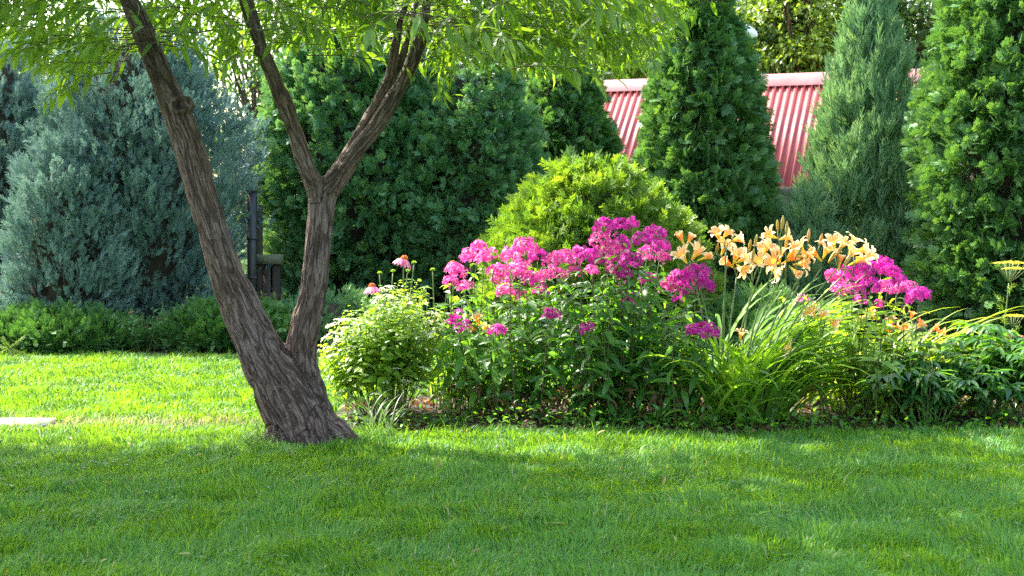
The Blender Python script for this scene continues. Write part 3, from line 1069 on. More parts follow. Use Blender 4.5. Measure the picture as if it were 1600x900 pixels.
conifer("thuja", "largest rounded dark green thuja behind the willow fork", 568, 14.3, [(0, .62), (.12, .95), (.45, 1.05), (.75, .9), (.92, .5), (1, .1)], 3.25, M['thuja_dark'], FAN, 2312, 8, 0.118, up=.45, seed=4, csz=.075, spread=.5, group="thujas")
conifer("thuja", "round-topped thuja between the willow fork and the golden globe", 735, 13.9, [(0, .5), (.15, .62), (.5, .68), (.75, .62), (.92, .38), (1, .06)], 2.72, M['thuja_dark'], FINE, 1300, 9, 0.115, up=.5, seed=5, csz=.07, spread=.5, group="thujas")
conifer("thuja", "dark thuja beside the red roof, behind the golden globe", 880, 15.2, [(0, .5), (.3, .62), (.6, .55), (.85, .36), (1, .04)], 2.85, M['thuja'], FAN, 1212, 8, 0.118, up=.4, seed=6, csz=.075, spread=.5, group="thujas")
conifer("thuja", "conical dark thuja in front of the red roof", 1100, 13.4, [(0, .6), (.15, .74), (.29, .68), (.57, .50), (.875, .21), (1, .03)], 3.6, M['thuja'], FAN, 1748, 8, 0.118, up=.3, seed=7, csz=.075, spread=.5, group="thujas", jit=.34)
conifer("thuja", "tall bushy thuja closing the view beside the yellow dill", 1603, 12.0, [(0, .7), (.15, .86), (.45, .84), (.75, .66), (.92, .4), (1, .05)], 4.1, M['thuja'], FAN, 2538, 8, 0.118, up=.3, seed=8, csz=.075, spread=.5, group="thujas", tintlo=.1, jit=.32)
conifer("upright_juniper", "feathery upright green juniper overlapping the red roof", 1358, 13.5, [(0, .45), (.12, .60), (.26, .60), (.41, .55), (.6, .42), (.73, .30), (.89, .13), (1, .02)], 3.3, M['green_juniper'], FEATHER, 560, 17, 0.20, up=2.2, seed=9, csz=.13, spread=.26, tipup=.5, core=0, jit=.6, tintlo=.15)
conifer("low_juniper", "bushy green juniper at the foot of the upright juniper, in front of the shed", 1262, 13.0, [(0, .3), (.4, .34), (.75, .24), (1, .05)], 1.18, M['green_juniper'], FEATHER, 190, 15, 0.16, up=1.6, seed=19, csz=.12, spread=.35, tipup=.4, core=.4, jit=.5, cat="shrub")
conifer("pale_juniper", "pale thin juniper squeezed behind the upright juniper and the tall thuja", 1440, 15.5, [(0, .3), (.4, .42), (.7, .33), (1, .04)], 2.4, M['pale_juniper'], FEATHER, 190, 13, 0.18, up=1.6, seed=10, csz=.12, spread=.35, tipup=.4, core=0, jit=.5)
conifer("globe_thuja", "golden yellow globe thuja behind the phlox", 925, 11.4, [(0, .55), (.2, .84), (.45, .86), (.7, .70), (.88, .46), (1, .15)], 1.47, M['gold_thuja'], FINE, 640, 16, 0.125, up=.55, seed=11, csz=.10, spread=.5, cat="shrub")
conifer("low_juniper", "low grey green juniper cushion behind the daylily stalks", 1200, 11.0, [(0, .5), (.4, .5), (.75, .34), (1, .1)], .42, M['thuja'], FEATHER, 170, 16, 0.13, up=.8, seed=12, csz=.10, spread=.5, core=.7, cat="shrub", trunk=False)
conifer("nest_spruce", "wide flat nest spruce at the lawn edge under the blue junipers", 75, 11.75, [(0, .72), (.35, .82), (.7, .56), (.92, .28), (1, .1)], .27, M['spruce'], SHOOT, 520, 13, 0.10, up=.15, seed=13, csz=.075, spread=.4, cat="shrub", vertical_fans=False, group="nest spruces", trunk=False, jit=.4, flat=.62, core=.7)
conifer("nest_spruce", "darker flat nest spruce behind the willow trunk", 355, 11.85, [(0, .5), (.35, .60), (.7, .42), (.92, .2), (1, .1)], .33, M['spruce'], SHOOT, 400, 13, 0.10, up=.15, seed=14, csz=.075, spread=.4, cat="shrub", vertical_fans=False, group="nest spruces", trunk=False, jit=.4, flat=.7, core=.7)
conifer("low_juniper", "dark low juniper mat between the willow stems and the big thuja", 520, 12.3, [(0, .5), (.5, .5), (1, .12)], .34, M['thuja_dark'], FEATHER, 120, 14, 0.12, up=.5, seed=15, csz=.10, spread=.5, core=.7, cat="shrub", trunk=False)


def make_young_spruce():
    root = thing("young_spruce", (W(14, 560, 11.1)[0], 11.1, 0), "small bright green young spruce with star of shoots at the lawn edge", "shrub")
    g = np.random.default_rng(8)
    tk, lf = Acc(), Acc()
    b = W(14, 575, 11.1)
    b[2] = 0
    c = W(15, 545, 11.1)
    tk.tube([b, c], [.008, .005], 5)
    ends = [W(3, 528, 11.05), W(38, 526, 11.05), W(43, 557, 11.0), W(-18, 560, 11.1), W(20, 565, 10.95), W(-8, 540, 11.2), W(30, 563, 11.2)]
    for e in ends:
        tk.tube([c, e], [.005, .003], 5)
        n = 130
        t = g.random(n)
        p = c + (e - c) * t[:, None]
        ax = unit(e - c)
        r = unit(np.cross(ax, sphere_dirs(g, n)))
        lf.inst(kite(1, .12), frames(ax * .8 + r, sphere_dirs(g, n)), p, np.full(n, .028), g.random(n))
    tk.build("stem", M['stalk'], root)
    lf.build("needle_foliage", M['young_spruce'], root)


make_young_spruce()


# ------------------------------------------------------------------ broadleaf trees beyond the garden
FAR = [
    (-60, 26, 2.5, 2.2, 2.2, 4.6, 'far_leaf', "dark broadleaf tree behind the darker blue juniper", 5200),
    (150, 30, 2.2, 2.0, 2.0, 3.5, 'far_lime', "thin light green tree behind the broad blue juniper", 3600),
    (400, 27, 1.3, 1.6, 2.4, 3.6, 'far_leaf', "sparse tree showing between blue juniper and large thuja", 3000),
    (560, 29, 2.2, 2.2, 2.2, 4.2, 'far_leaf', "dense broadleaf tree hidden behind the largest thuja", 5200),
    (790, 28, 2.2, 2.2, 2.4, 4.0, 'far_leaf', "broadleaf tree behind the round-topped thuja", 7000),
    (985, 31, 2.0, 2.0, 2.3, 4.6, 'far_lime', "yellow green tree above the shaded end of the red roof", 7500),
    (1165, 29, 1.7, 2.0, 2.2, 4.2, 'far_leaf', "dark leafy tree behind the conical thuja", 8000),
    (1270, 27.5, 1.4, 1.6, 1.6, 4.9, 'far_lime', "sunlit yellow green tree above the red ridge", 7000),
    (1300, 31, 2.4, 2.0, 2.6, 3.6, 'far_leaf', "dark tree mass behind the red roof and upright juniper", 9000),
    (1440, 28, 1.9, 2.0, 2.4, 4.4, 'far_leaf', "olive green tree between upright juniper and tall thuja", 8500),
    (1640, 27, 2.4, 2.2, 2.6, 4.2, 'far_leaf', "broadleaf tree behind the tall bushy thuja", 6000),
]
for i, (px, Y, rx, ry, rz, cz, mt, lab, nl) in enumerate(FAR):
    broad_tree("broadleaf_tree", lab, ((px - 800) / F * Y, Y), cz + rz, rx, ry, rz, cz, nl * 2, M[mt], 0.135, "trees beyond the garden", seed=20 + i, nclump=130, clump=.5)


def make_far_hedge():
    g = np.random.default_rng(77)
    n = 26000
    x = g.uniform(-16, 17, n)
    y = 34 + g.normal(0, .7, n)
    top = 2.3 + 1.1 * n2(x, y * 0, 1.5, 3) + np.clip((x + 2) * .25, 0, 1.6)
    z = top * g.random(n) ** .7
    acc = Acc()
    d = sphere_dirs(g, n) + A([0, -.3, 0])
    scatter(acc, SIMPLE, d, A([0, -.4, 1.0]) + g.normal(0, .5, (n, 3)), np.stack([x, y, z], -1), g.uniform(.16, .34, n), n2(x, z, .8, 4) * .6 + g.random(n) * .4)
    tag(acc.build("far_undergrowth", M['far_leaf']), "leafy undergrowth closing the far end of the gardens", kind='stuff')


make_far_hedge()


# ------------------------------------------------------------------ buildings
def box(acc, x0, x1, y0, y1, z0, z1, tint=.5, M4=None):
    v = A([[x0, y0, z0], [x1, y0, z0], [x1, y1, z0], [x0, y1, z0], [x0, y0, z1], [x1, y0, z1], [x1, y1, z1], [x0, y1, z1]], float)
    if M4 is not None:
        v = M4(v)
    acc.raw(v, [0, 3, 2, 1, 4, 5, 6, 7, 0, 1, 5, 4, 1, 2, 6, 5, 2, 3, 7, 6, 3, 0, 4, 7], [4] * 6, tint)


def make_shed():
    o = A([1.54, 24.5, 0])
    u = unit(A([.917, -.397, 0]))
    v = A([u[1], -u[0], 0])           # towards the camera
    v = A([-.397, -.917, 0])
    T = lambda P: o + np.asarray(P)[:, :1] * u + np.asarray(P)[:, 1:2] * v + np.asarray(P)[:, 2:3] * A([0, 0, 1.0])
    root = thing("garden_shed", o + u * 2, "low shed with faded red ribbed metal roof behind the conical thuja", "shed")
    L0, L1, run, zr, ze = -2.0, 6.0, 1.6, 3.27, 1.49
    # ribbed sheets: trapezoid ribs running down the slope
    for sg, nm in ((1, "roof"), (-1, "roof")):
        acc = Acc()
        per = 0.118
        prof = []
        s = L0
        while s < L1:
            for ds, h in ((0, 0), (.055, 0), (.068, .024), (.098, .024), (.111, 0)):
                prof.append((s + ds, h))
            s += per
        prof = A(prof)
        n = len(prof)
        sl = math.hypot(run, zr - ze)
        nx, nz = (zr - ze) / sl, run / sl
        rows = []
        for t, th in ((0, 0), (1, 0), (1, -.012), (0, -.012)):
            rows.append(np.stack([prof[:, 0], sg * (run * t + (prof[:, 1] + th) * nx), zr - (zr - ze) * t + (prof[:, 1] + th) * nz], -1))
        P = T(np.concatenate(rows))
        q = []
        for r0, r1 in ((0, 1), (1, 2), (2, 3), (3, 0)):
            for i in range(n - 1):
                q += [r0 * n + i, r0 * n + i + 1, r1 * n + i + 1, r1 * n + i]
        acc.raw(P, q, [4] * (4 * (n - 1)), .5)
        acc.build(nm, M['roof'], root)
    ac = Acc()
    for sg in (1, -1):
        a = A([[L0 - .03, 0, zr + .07], [L1 + .03, 0, zr + .07], [L1 + .03, sg * .19, zr - .14], [L0 - .03, sg * .19, zr - .14]])
        b = a + A([0, 0, .006])
        ac.raw(T(np.concatenate([a, b])), [0, 1, 2, 3, 4, 5, 6, 7, 2, 3, 7, 6], [4, 4, 4], .5)
    ac.build("ridge_cap", M['ridge'], root)
    ac = Acc()
    box(ac, L0 + .15, L1 - .15, -run + .2, run - .2, -.05, ze + .15, .5, T)
    g_ = A([[0, -run + .2, ze + .15], [0, run - .2, ze + .15], [0, 0, zr - .12]])
    for s in (L0 + .15, L1 - .15):
        ac.raw(T(g_ + A([s, 0, 0])), [0, 1, 2], [3], .5)
    ac.build("wall", M['plaster'], root)
    ac = Acc()
    box(ac, L0, L1, run - .02, run + .02, ze - .16, ze - .03, .5, T)
    ac.build("fascia", M['old_wood'], root)
    ac = Acc()
    box(ac, 2.4, 3.2, run - .197, run - .16, 0, 1.3, .5, T)
    ac.build("door", M['old_wood'], root)


make_shed()


def make_cottage():
    c = W(1010, 100, 38)
    root = thing("distant_cottage", (c[0], 38, 0), "distant grey cottage with brown roof glimpsed through the willow twigs", "house")
    x, y = c[0], 38.0
    ac = Acc()
    box(ac, x - 3, x + 3, y - 2, y + 2, -.1, 4.6)
    ac.raw([[x - 3, y - 2, 4.6], [x - 3, y + 2, 4.6], [x - 3, y, 6.2], [x + 3, y - 2, 4.6], [x + 3, y + 2, 4.6], [x + 3, y, 6.2]], [0, 1, 2, 3, 5, 4], [3, 3], .5)
    ac.build("wall", M['far_wall'], root)
    ac = Acc()
    for s in (-1, 1):
        a = A([[x - 3.3, y, 6.35], [x + 3.3, y, 6.35], [x + 3.3, y + s * 2.4, 4.45], [x - 3.3, y + s * 2.4, 4.45]])
        ac.raw(np.concatenate([a, a + A([0, 0, .12])]), [0, 1, 2, 3, 4, 5, 6, 7, 2, 3, 7, 6, 0, 3, 7, 4, 1, 2, 6, 5], [4] * 5, .5)
    ac.build("roof", M['far_roof'], root)
    for xx in (-1.6, 0.6, 2.0):
        ac = Acc()
        box(ac, x + xx - .45, x + xx + .45, y - 2.06, y - 2.005, 2.9, 4.1)
        w_ = ac.build("window", M['glass'], root)
        ac = Acc()
        for (a, b, c0, c1) in ((-.52, .52, 2.83, 2.9), (-.52, .52, 4.1, 4.17), (-.52, -.45, 2.9, 4.1), (.45, .52, 2.9, 4.1), (-.03, .03, 2.9, 4.1)):
            box(ac, x + xx + a, x + xx + b, y - 2.1, y - 2.061, c0, c1)
        ac.build("frame", M['white_paint'], w_)


make_cottage()


def make_lamp():
    top = W(1166, 46, 19.0)
    root = thing("street_lamp", (top[0] - .35, 19.0, 0), "white street lamp head showing past the conical thuja", "lamp")
    ac = Acc()
    ac.tube(catmull([[top[0] - .35, 19, -.05], [top[0] - .35, 19, 3.0], [top[0] - .3, 19, 3.52], [top[0] - .12, 19, 3.62]], 6), .03, 10)
    ac.build("pole", M['post'], root, True)
    ac = Acc()
    e = unit(A([.83, 0, -.55]))
    s = top - e * .17
    P = [s + e * t for t in (0, .03, .1, .2, .29, .33, .345)]
    ac.tube(P, [.03, .05, .062, .065, .058, .035, .008], 12)
    ac.build("lamp_head", M['white_paint'], root, True)


make_lamp()


def make_post_and_fence():
    Y = 13.1
    p = W(394, 297, Y)
    root = thing("metal_post", (p[0], Y, 0), "dark square metal post with flat cap beside the blue juniper", "post")
    ac = Acc()
    h = .038
    box(ac, p[0] - h, p[0] + h, Y - h, Y + h, -.05, p[2] - .012)
    ac.build("shaft", M['post'], root)
    ac = Acc()
    box(ac, p[0] - h - .008, p[0] + h + .008, Y - h - .008, Y + h + .008, p[2] - .012, p[2])
    ac.build("cap", M['post'], root)
    ac = Acc()
    for z in (.88, .52, .28):
        box(ac, p[0] - h - .004, p[0] + h + .012, Y - h - .004, Y + h + .004, z, z + .02)
    ac.build("bracket", M['post'], root)
    Y = 13.5
    x0, x1 = W(402, 0, Y)[0], W(436, 0, Y)[0]
    root = thing("wooden_fence", ((x0 + x1) / 2, Y, 0), "old dark wooden fence bay with mossy rail beside the metal post", "fence")
    for i, (px, w_, top) in enumerate(((405, .06, 1.2), (419, .09, .64), (431, .09, .66))):
        x = W(px, 0, Y)[0]
        ac = Acc()
        box(ac, x - w_ / 2, x + w_ / 2, Y - .03, Y + .03, -.05, top)
        ac.build("fence_board", M['old_wood'], root)
    for z0, z1, mt in ((.64, .73, 'mossy'), (.30, .36, 'old_wood')):
        ac = Acc()
        box(ac, x0 - .05, x1 + .05, Y - .075, Y - .034, z0, z1)
        ac.build("rail", M[mt], root)


make_post_and_fence()

ac = Acc()
gx = np.linspace(-3.9, -2.52, 12)
front = [(x, 7.52 + .02 * math.sin(x * 9)) for x in gx]
back = [(x, 7.84 + .02 * math.sin(x * 7 + 1)) for x in gx[::-1]]
ring = A(front + back)
n = len(ring)
v = np.concatenate([np.column_stack([ring, np.full(n, -.02)]), np.column_stack([ring, np.full(n, .024)])])
q = []
for i in range(n):
    j = (i + 1) % n
    q += [i, j, n + j, n + i]
ac.raw(v, q + list(range(n, 2 * n)), [4] * n + [n], .5)
tag(ac.build("stone_slab", M['slab']), "pale sunlit stone slab sunk into the lawn by the shade edge", "paving slab")


# ------------------------------------------------------------------ phlox
def petal(w=.62, L=1.0, lift=.12):
    return [[0, .08, 0], [w * .32, .55 * L, lift], [w * .36, .88 * L, lift * .6], [0, L, lift * .3], [-w * .36, .88 * L, lift * .6], [-w * .32, .55 * L, lift]]


def floret(lift=.1):
    v, f = [], []
    for i in range(5):
        a = i * 2 * math.pi / 5
        c, s = math.cos(a), math.sin(a)
        k = len(v)
        for x, y, z in petal(.86, 1, lift):
            v.append([x * c - y * s, x * s + y * c, z])
        f.append([k, k + 1, k + 2, k + 3, k + 4, k + 5])
    return Shape(v, f)       # faces along +z


def frames_z(d, g):
    """Matrices whose z axis is d with random roll."""
    z = unit(d)
    t = unit(np.cross(z, sphere_dirs(g, len(z))))
    return np.stack([t, np.cross(z, t), z], -1)


FLORET = [floret(.05), floret(.18), floret(-.12)]


def head_mesh(name, mat, seed, n=70, fr=.24, squash=.85, low=-.35):
    """A panicle of radius 1: florets over a dome."""
    g = np.random.default_rng(seed)
    acc = Acc()
    d = sphere_dirs(g, n * 2)
    d = d[d[:, 2] > low][:n]
    lump = .78 + .45 * vnoise(d * 2.2 + seed * 3.1)
    p = d * lump[:, None] * A([1, 1, squash])
    k = g.random(len(d)) < .25
    p[k] *= .72
    dd = unit(d + g.normal(0, .32, d.shape))
    pick = g.integers(0, 3, len(d))
    tint = np.clip(g.random(len(d)), 0, 1)
    for i in range(3):
        m_ = pick == i
        acc.inst(FLORET[i], frames_z(dd[m_], g), p[m_], fr * g.uniform(.75, 1.15, m_.sum()), tint[m_])
    return acc.mesh(name, mat)


HEADS = [head_mesh("flower_head", M['phlox_petal'], s) for s in (1, 2, 3)]
PINKS = [head_mesh("flower_head", M['pink_petal'], s) for s in (4, 5, 6)]
SMALL = [head_mesh("flower_head", M['phlox_petal'], s, 22, .36, .8, -.5) for s in (7, 8)]
SMALLP = [head_mesh("flower_head", M['pink_petal'], s, 20, .36, .8, -.5) for s in (9, 10)]


def stem_curve(b, e, g, bow=.06, n=7):
    m_ = (b + e) / 2 + A([g.normal(0, bow), g.normal(0, bow), 0.02])
    return catmull(np.vstack([b, m_, e]), n)


def along(P, t):
    idx = np.clip(t, 0, 1) * (len(P) - 1)
    i0 = np.minimum(idx.astype(int), len(P) - 2)
    f = (idx - i0)[:, None]
    return P[i0] * (1 - f) + P[i0 + 1] * f, unit(P[i0 + 1] - P[i0])


def leafy_stem(L, P, g, gap=.05, size=.085, t0=.12, t1=.97, width=1.0, tintb=0.0, shapes=LEAF, pair=True, droop=.15):
    """Opposite leaf pairs up a stem; L collects arrays."""
    length = np.linalg.norm(np.diff(P, axis=0), axis=1).sum()
    n = max(3, int(length * (t1 - t0) / gap))
    t = np.linspace(t0, t1, n)
    c, tg = along(P, t)
    a0 = g.random() * 6
    for side in ((0, math.pi) if pair else (0,)):
        th = a0 + np.arange(n) * (math.pi / 2 if pair else 2.4) + side + g.normal(0, .25, n)
        s1 = unit(np.cross(tg, A([0.05, .97, .1])))
        s2 = np.cross(tg, s1)
        rad = s1 * np.cos(th)[:, None] + s2 * np.sin(th)[:, None]
        d = rad + tg * g.uniform(.0, .5, (n, 1)) - A([0, 0, 1]) * droop * g.uniform(.3, 1.6, (n, 1))
        L['p'].append(c)
        L['d'].append(d)
        L['n'].append(tg + rad * -.1 + g.normal(0, .3, (n, 3)))
        prof = .55 + .6 * np.sin(np.clip(t * 1.05, 0, 1) * math.pi) ** .7
        L['s'].append(np.stack([np.full(n, width), np.ones(n), np.ones(n)], -1) * (size * prof * g.uniform(.75, 1.2, n))[:, None])
        L['t'].append(np.clip(tintb + .25 * t + .6 * g.random(n), 0, 1))


def flush(L, shapes, name, mat, parent):
    if not L['p']:
        return
    acc = Acc()
    P, D, Nn, S, T = (np.concatenate(L[k]) for k in 'pdnst')
    k = P[:, 2] > 0.01
    scatter(acc, shapes, D[k], Nn[k], P[k], S[k], T[k])
    acc.build(name, mat, parent)


def newL():
    return dict(p=[], d=[], n=[], s=[], t=[])


def brown_base(root, x0, x1, y0, y1, n, g, ztop=.32):
    """Withered leaves and bare stems low in a clump."""
    acc = Acc()
    p = np.stack([g.uniform(x0, x1, n), g.uniform(y0, y1, n), g.uniform(.02, ztop, n) ** 1.0], -1)
    d = sphere_dirs(g, n) + A([0, 0, -.8])
    scatter(acc, [blade_leaf(.35, .12, .6), blade_leaf(.25, .1, -.4)], d, sphere_dirs(g, n), p, g.uniform(.035, .075, n), g.random(n))
    acc.build("withered_foliage", M['brown_leaf'], root)


def phlox(label, base_px, heads, extra, foot, spread, seed, leafmat='phlox_leaf', tintb=0.0, Y=8.0, brown=200, height=.8, size=.112, px_range=None, t0=.2):
    g = np.random.default_rng(seed + 900)
    bx = (base_px - 800) / F * Y
    root = thing("phlox_plant", (bx, Y, 0), label, "flowering plant", "phlox plants in the bed")
    L = newL()
    for (px, py, r, pal) in heads:
        Yh = Y + (g.uniform(-.32, .3) if py < 475 else g.uniform(-.42, -.34))
        e = W(px, py, Yh)
        rad = r / F * Yh
        lowh = e[2] < .45
        tgt = (px - 800) / F * Y
        b = A([bx + (tgt - bx) * (.9 if lowh else .42) + g.normal(0, .05), Y + g.uniform(-.2, .22), 0.0])
        e0 = e - A([0, 0, rad * .5])
        P = stem_curve(b, e0, g, .02)
        acc = Acc()
        acc.tube(P, np.linspace(.0036, .0024, len(P)), 5)
        st = acc.build("stem", M['dark_stalk'], root)
        bank = (SMALLP if pal else SMALL) if r < 13 else (PINKS if pal else HEADS)
        hd = link("flower_head", bank[g.integers(0, len(bank))], None)
        hd.parent = st
        hd.location = tuple(e)
        s = rad * g.uniform(.80, 1.0)
        hd.scale = (s * g.uniform(.92, 1.12), s * g.uniform(.9, 1.1), s * g.uniform(.85, 1.05))
        hd.rotation_euler = (g.normal(0, .25), g.normal(0, .25), g.uniform(0, 6))
        leafy_stem(L, P, g, gap=.062, size=size, tintb=tintb, t0=t0, t1=.93, droop=.36, width=1.15)
    for k in range(extra):
        if px_range:
            tx = (g.uniform(*px_range) - 800) / F * Y
        else:
            tx = bx + g.normal(0, spread)
        ty = Y + g.normal(0, foot)
        h = height * g.uniform(.55, 1.05)
        # the outer stems are shorter
        b = A([bx + (tx - bx) * g.uniform(.35, .75), Y + (ty - Y) * .6, 0])
        e = A([tx, ty, h * (1.0 if k % 4 else .55)])
        P = stem_curve(b, e, g, .03)
        acc = Acc()
        acc.tube(P, np.linspace(.0042, .002, len(P)), 5)
        acc.build("stem", M['dark_stalk'], root)
        leafy_stem(L, P, g, gap=.06, size=size, tintb=tintb, t0=t0 * .9, t1=1.0, droop=.36, width=1.15)
    flush(L, LEAF, "foliage", M[leafmat], root)
    if brown:
        w = spread * 1.3
        brown_base(root, bx - w, bx + w, Y - .3, Y + .25, int(brown * .6), g, .24)
    return root


H_A = [(735, 402, 20, 1), (714, 424, 20, 1), (757, 404, 18, 1), (727, 448, 15, 1), (748, 388, 16, 1), (768, 397, 12, 1), (704, 440, 13, 1), (712, 490, 11, 0), (717, 512, 10, 0), (704, 502, 8, 0), (728, 506, 9, 0)]
H_B = [(821, 388, 24, 1), (797, 400, 19, 1), (840, 400, 20, 0), (785, 428, 22, 1), (812, 422, 22, 1), (833, 440, 21, 0), (790, 456, 17, 1), (812, 464, 14, 1), (769, 424, 11, 1), (845, 455, 13, 0), (780, 516, 15, 0), (770, 520, 9, 0), (862, 492, 16, 0), (826, 668, 13, 1), (815, 676, 9, 1)]
H_C = [(864, 408, 20, 1), (888, 405, 20, 1), (872, 430, 18, 1), (906, 397, 18, 0), (925, 402, 19, 0), (938, 378, 17, 1), (945, 356, 20, 0), (972, 352, 18, 0), (990, 348, 11, 0), (1003, 376, 18, 0), (1022, 368, 22, 0), (1032, 388, 18, 0), (955, 390, 17, 1), (962, 404, 19, 0),
       (985, 410, 20, 0), (972, 384, 18, 0), (925, 424, 15, 1), (1011, 394, 17, 1), (1036, 404, 16, 1), (975, 430, 15, 0), (957, 424, 13, 1), (1012, 437, 17, 0), (972, 444, 8, 0), (986, 468, 15, 0), (918, 514, 14, 0), (898, 424, 12, 1), (850, 432, 14, 1)]
H_D = [(1086, 430, 29, 0), (1062, 438, 20, 0), (1044, 448, 17, 1), (1102, 446, 18, 0), (1072, 456, 15, 0), (1058, 468, 9, 0), (1103, 519, 22, 0), (1084, 516, 13, 0)]
H_E = [(1310, 436, 18, 1), (1330, 430, 20, 0), (1350, 424, 22, 0), (1376, 415, 22, 0), (1391, 427, 22, 0), (1401, 442, 22, 0), (1384, 452, 18, 1), (1360, 446, 18, 0), (1331, 455, 16, 1), (1435, 465, 24, 0), (1416, 452, 16, 1), (1300, 430, 14, 1), (1345, 470, 11, 0), (1312, 452, 14, 1), (1253, 468, 9, 1), (1372, 474, 9, 1)]
phlox("phlox with two pink heads beside the coneflowers", 745, H_A, 14, .22, .16, 1, 'phlox_leaf', .25, Y=8.15, height=.72, px_range=(690, 790))
phlox("phlox with bright pink round heads between the coneflowers and the big magenta clump", 815, H_B, 22, .22, .2, 2, 'phlox_leaf', .1, Y=8.0, height=.80, px_range=(760, 890))
phlox("largest phlox clump, covered in magenta heads above dark foliage", 955, H_C, 62, .22, .3, 3, 'phlox_leaf', -.1, Y=7.95, height=.80, px_range=(850, 1060), brown=420, t0=.08)
phlox("phlox with one big deep magenta head next to the daylily stalks", 1055, H_D, 16, .2, .14, 4, 'phlox_leaf', -.05, Y=7.9, height=.70, px_range=(1010, 1095))
phlox("phlox with a magenta crest of heads under the daylily blooms", 1345, H_E, 36, .25, .3, 5, 'lime_leaf', .05, Y=8.05, height=.62, px_range=(1250, 1430), brown=120, t0=.36)


# ------------------------------------------------------------------ spiraea with cream corymbs
def umbel_mesh(name, mat, seed, n=46, dome=.25, fr=.13):
    g = np.random.default_rng(seed)
    acc = Acc()
    r = np.sqrt(g.random(n))
    a = g.uniform(0, 6.28, n)
    p = np.stack([np.cos(a) * r, np.sin(a) * r, dome * (1 - r ** 2) + g.normal(0, .04, n)], -1)
    d = A([0, 0, 1.0]) + p * A([.7, .7, 0]) + g.normal(0, .3, (n, 3))
    acc.inst(FLORET[1], frames_z(d, g), p, fr * g.uniform(.8, 1.3, n), g.random(n))
    return acc.mesh(name, mat)


def make_spiraea():
    g = np.random.default_rng(41)
    Y = 7.95
    cx = (598 - 800) / F * Y
    root = thing("spiraea_bush", (cx, Y, 0), "rounded light green spiraea bush with flat cream flower clusters beside the willow", "shrub")
    L = newL()
    UM = [umbel_mesh("flower_cluster", M['white_floret'], s) for s in (1, 2, 3)]
    spots = []
    for k in range(210):
        a = g.uniform(0, 2 * math.pi)
        u = g.random() ** .5
        ex = math.cos(a) * u
        ey = math.sin(a) * u
        rise = math.sqrt(max(0, 1 - u * u))
        h = .16 + .58 * rise ** .8
        # the bush is taller on the side away from the willow
        h *= 1 + .22 * ex
        e = A([cx + ex * .41, Y + ey * .38, h * g.uniform(.9, 1.05)])
        b = A([cx + ex * .12, Y + ey * .12, 0])
        P = stem_curve(b, e, g, .03)
        L_before = len(L['p'])
        leafy_stem(L, P, g, gap=.024, size=.056, t0=.35, t1=1.0, pair=False, width=1.15, tintb=.0)
        if k % 3 == 0:
            acc = Acc()
            acc.tube(P, np.linspace(.003, .0015, len(P)), 4)
            acc.build("stem", M['dark_stalk'], root)
        spots.append(e)
    flush(L, OVAL, "foliage", M['lime_leaf'], root)
    spots = A(spots)
    px = [(520, 512), (535, 505), (548, 520), (560, 515), (540, 530), (525, 540), (575, 508), (590, 520), (600, 505), (612, 515), (575, 535), (556, 545), (595, 470), (612, 468), (605, 490), (625, 480), (640, 500), (650, 495), (662, 510), (655, 525), (640, 520), (628, 535),
          (600, 545), (562, 560), (580, 575), (570, 590), (615, 560), (640, 560), (655, 545), (672, 525), (520, 560), (512, 530), (547, 505), (634, 600), (652, 610), (588, 640 - 20), (665, 580), (620, 580), (600, 600), (680, 505), (690, 520), (605, 455), (640, 475), (660, 480), (675, 495)]
    for (x, y) in px:
        front = (y - 500) / 140.0
        Yh = Y - .38 * np.clip(front, -.4, .95) * 1.0 + g.normal(0, .03)
        e = W(x, y, Yh) + A([0, -.02, .015])
        o = link("flower_cluster", UM[g.integers(0, 3)], None)
        o.parent = root
        o.location = tuple(e - A(root.location))
        s = g.uniform(.040, .060) * (1 if y < 560 else .65)
        o.scale = (s, s, s)
        o.rotation_euler = (g.normal(.1, .25), g.normal(0, .25), g.uniform(0, 6))
        acc = Acc()
        b = A([cx + (e[0] - cx) * .7, Y + (e[1] - Y) * .7, max(.05, e[2] - .2)])
        acc.tube(stem_curve(b, e, g, .01), .0018, 4)
        acc.build("stem", M['stalk'], root)


make_spiraea()


# ------------------------------------------------------------------ coneflowers
def cone_flower_mesh():
    pt = Acc()
    n = 15
    v, f = [], []
    for i in range(n):
        a = i * 2 * math.pi / n
        c, s = math.cos(a), math.sin(a)
        k = len(v)
        w = .13
        for (x, r, z) in ((0, .32, 0), (-w, .62, -.14), (w, .62, -.14), (-w * .9, .95, -.55), (w * .9, .95, -.55), (0, 1.05, -.8)):
            v.append([r * c - x * s, r * s + x * c, z])
        f += [[k, k + 2, k + 1], [k + 1, k + 2, k + 4, k + 3], [k + 3, k + 4, k + 5]]
    pt.inst(Shape(v, f), np.eye(3)[None], A([[0, 0, 0]]), A([1.0]))
    return pt


def dome_mesh(acc, r, h, n=90, seed=1, spike=.16):
    g = np.random.default_rng(seed)
    d = sphere_dirs(g, n * 2)
    d = d[d[:, 2] > -.1][:n]
    acc.inst(kite(1, .5), frames(d, sphere_dirs(g, len(d))), d * A([r, r, h]) * .8, np.full(len(d), spike), g.random(len(d)))
    vs, q = [], []
    for i in range(5):
        for j in range(10):
            a, b = i / 4 * math.pi / 2, j / 10 * 2 * math.pi
            vs.append([math.cos(a) * math.cos(b) * r * .95, math.cos(a) * math.sin(b) * r * .95, math.sin(a) * h * .95])
    for i in range(4):
        for j in range(10):
            q += [i * 10 + j, i * 10 + (j + 1) % 10, i * 10 + 10 + (j + 1) % 10, i * 10 + 10 + j]
    acc.raw(vs, q, [4] * 40, .2)


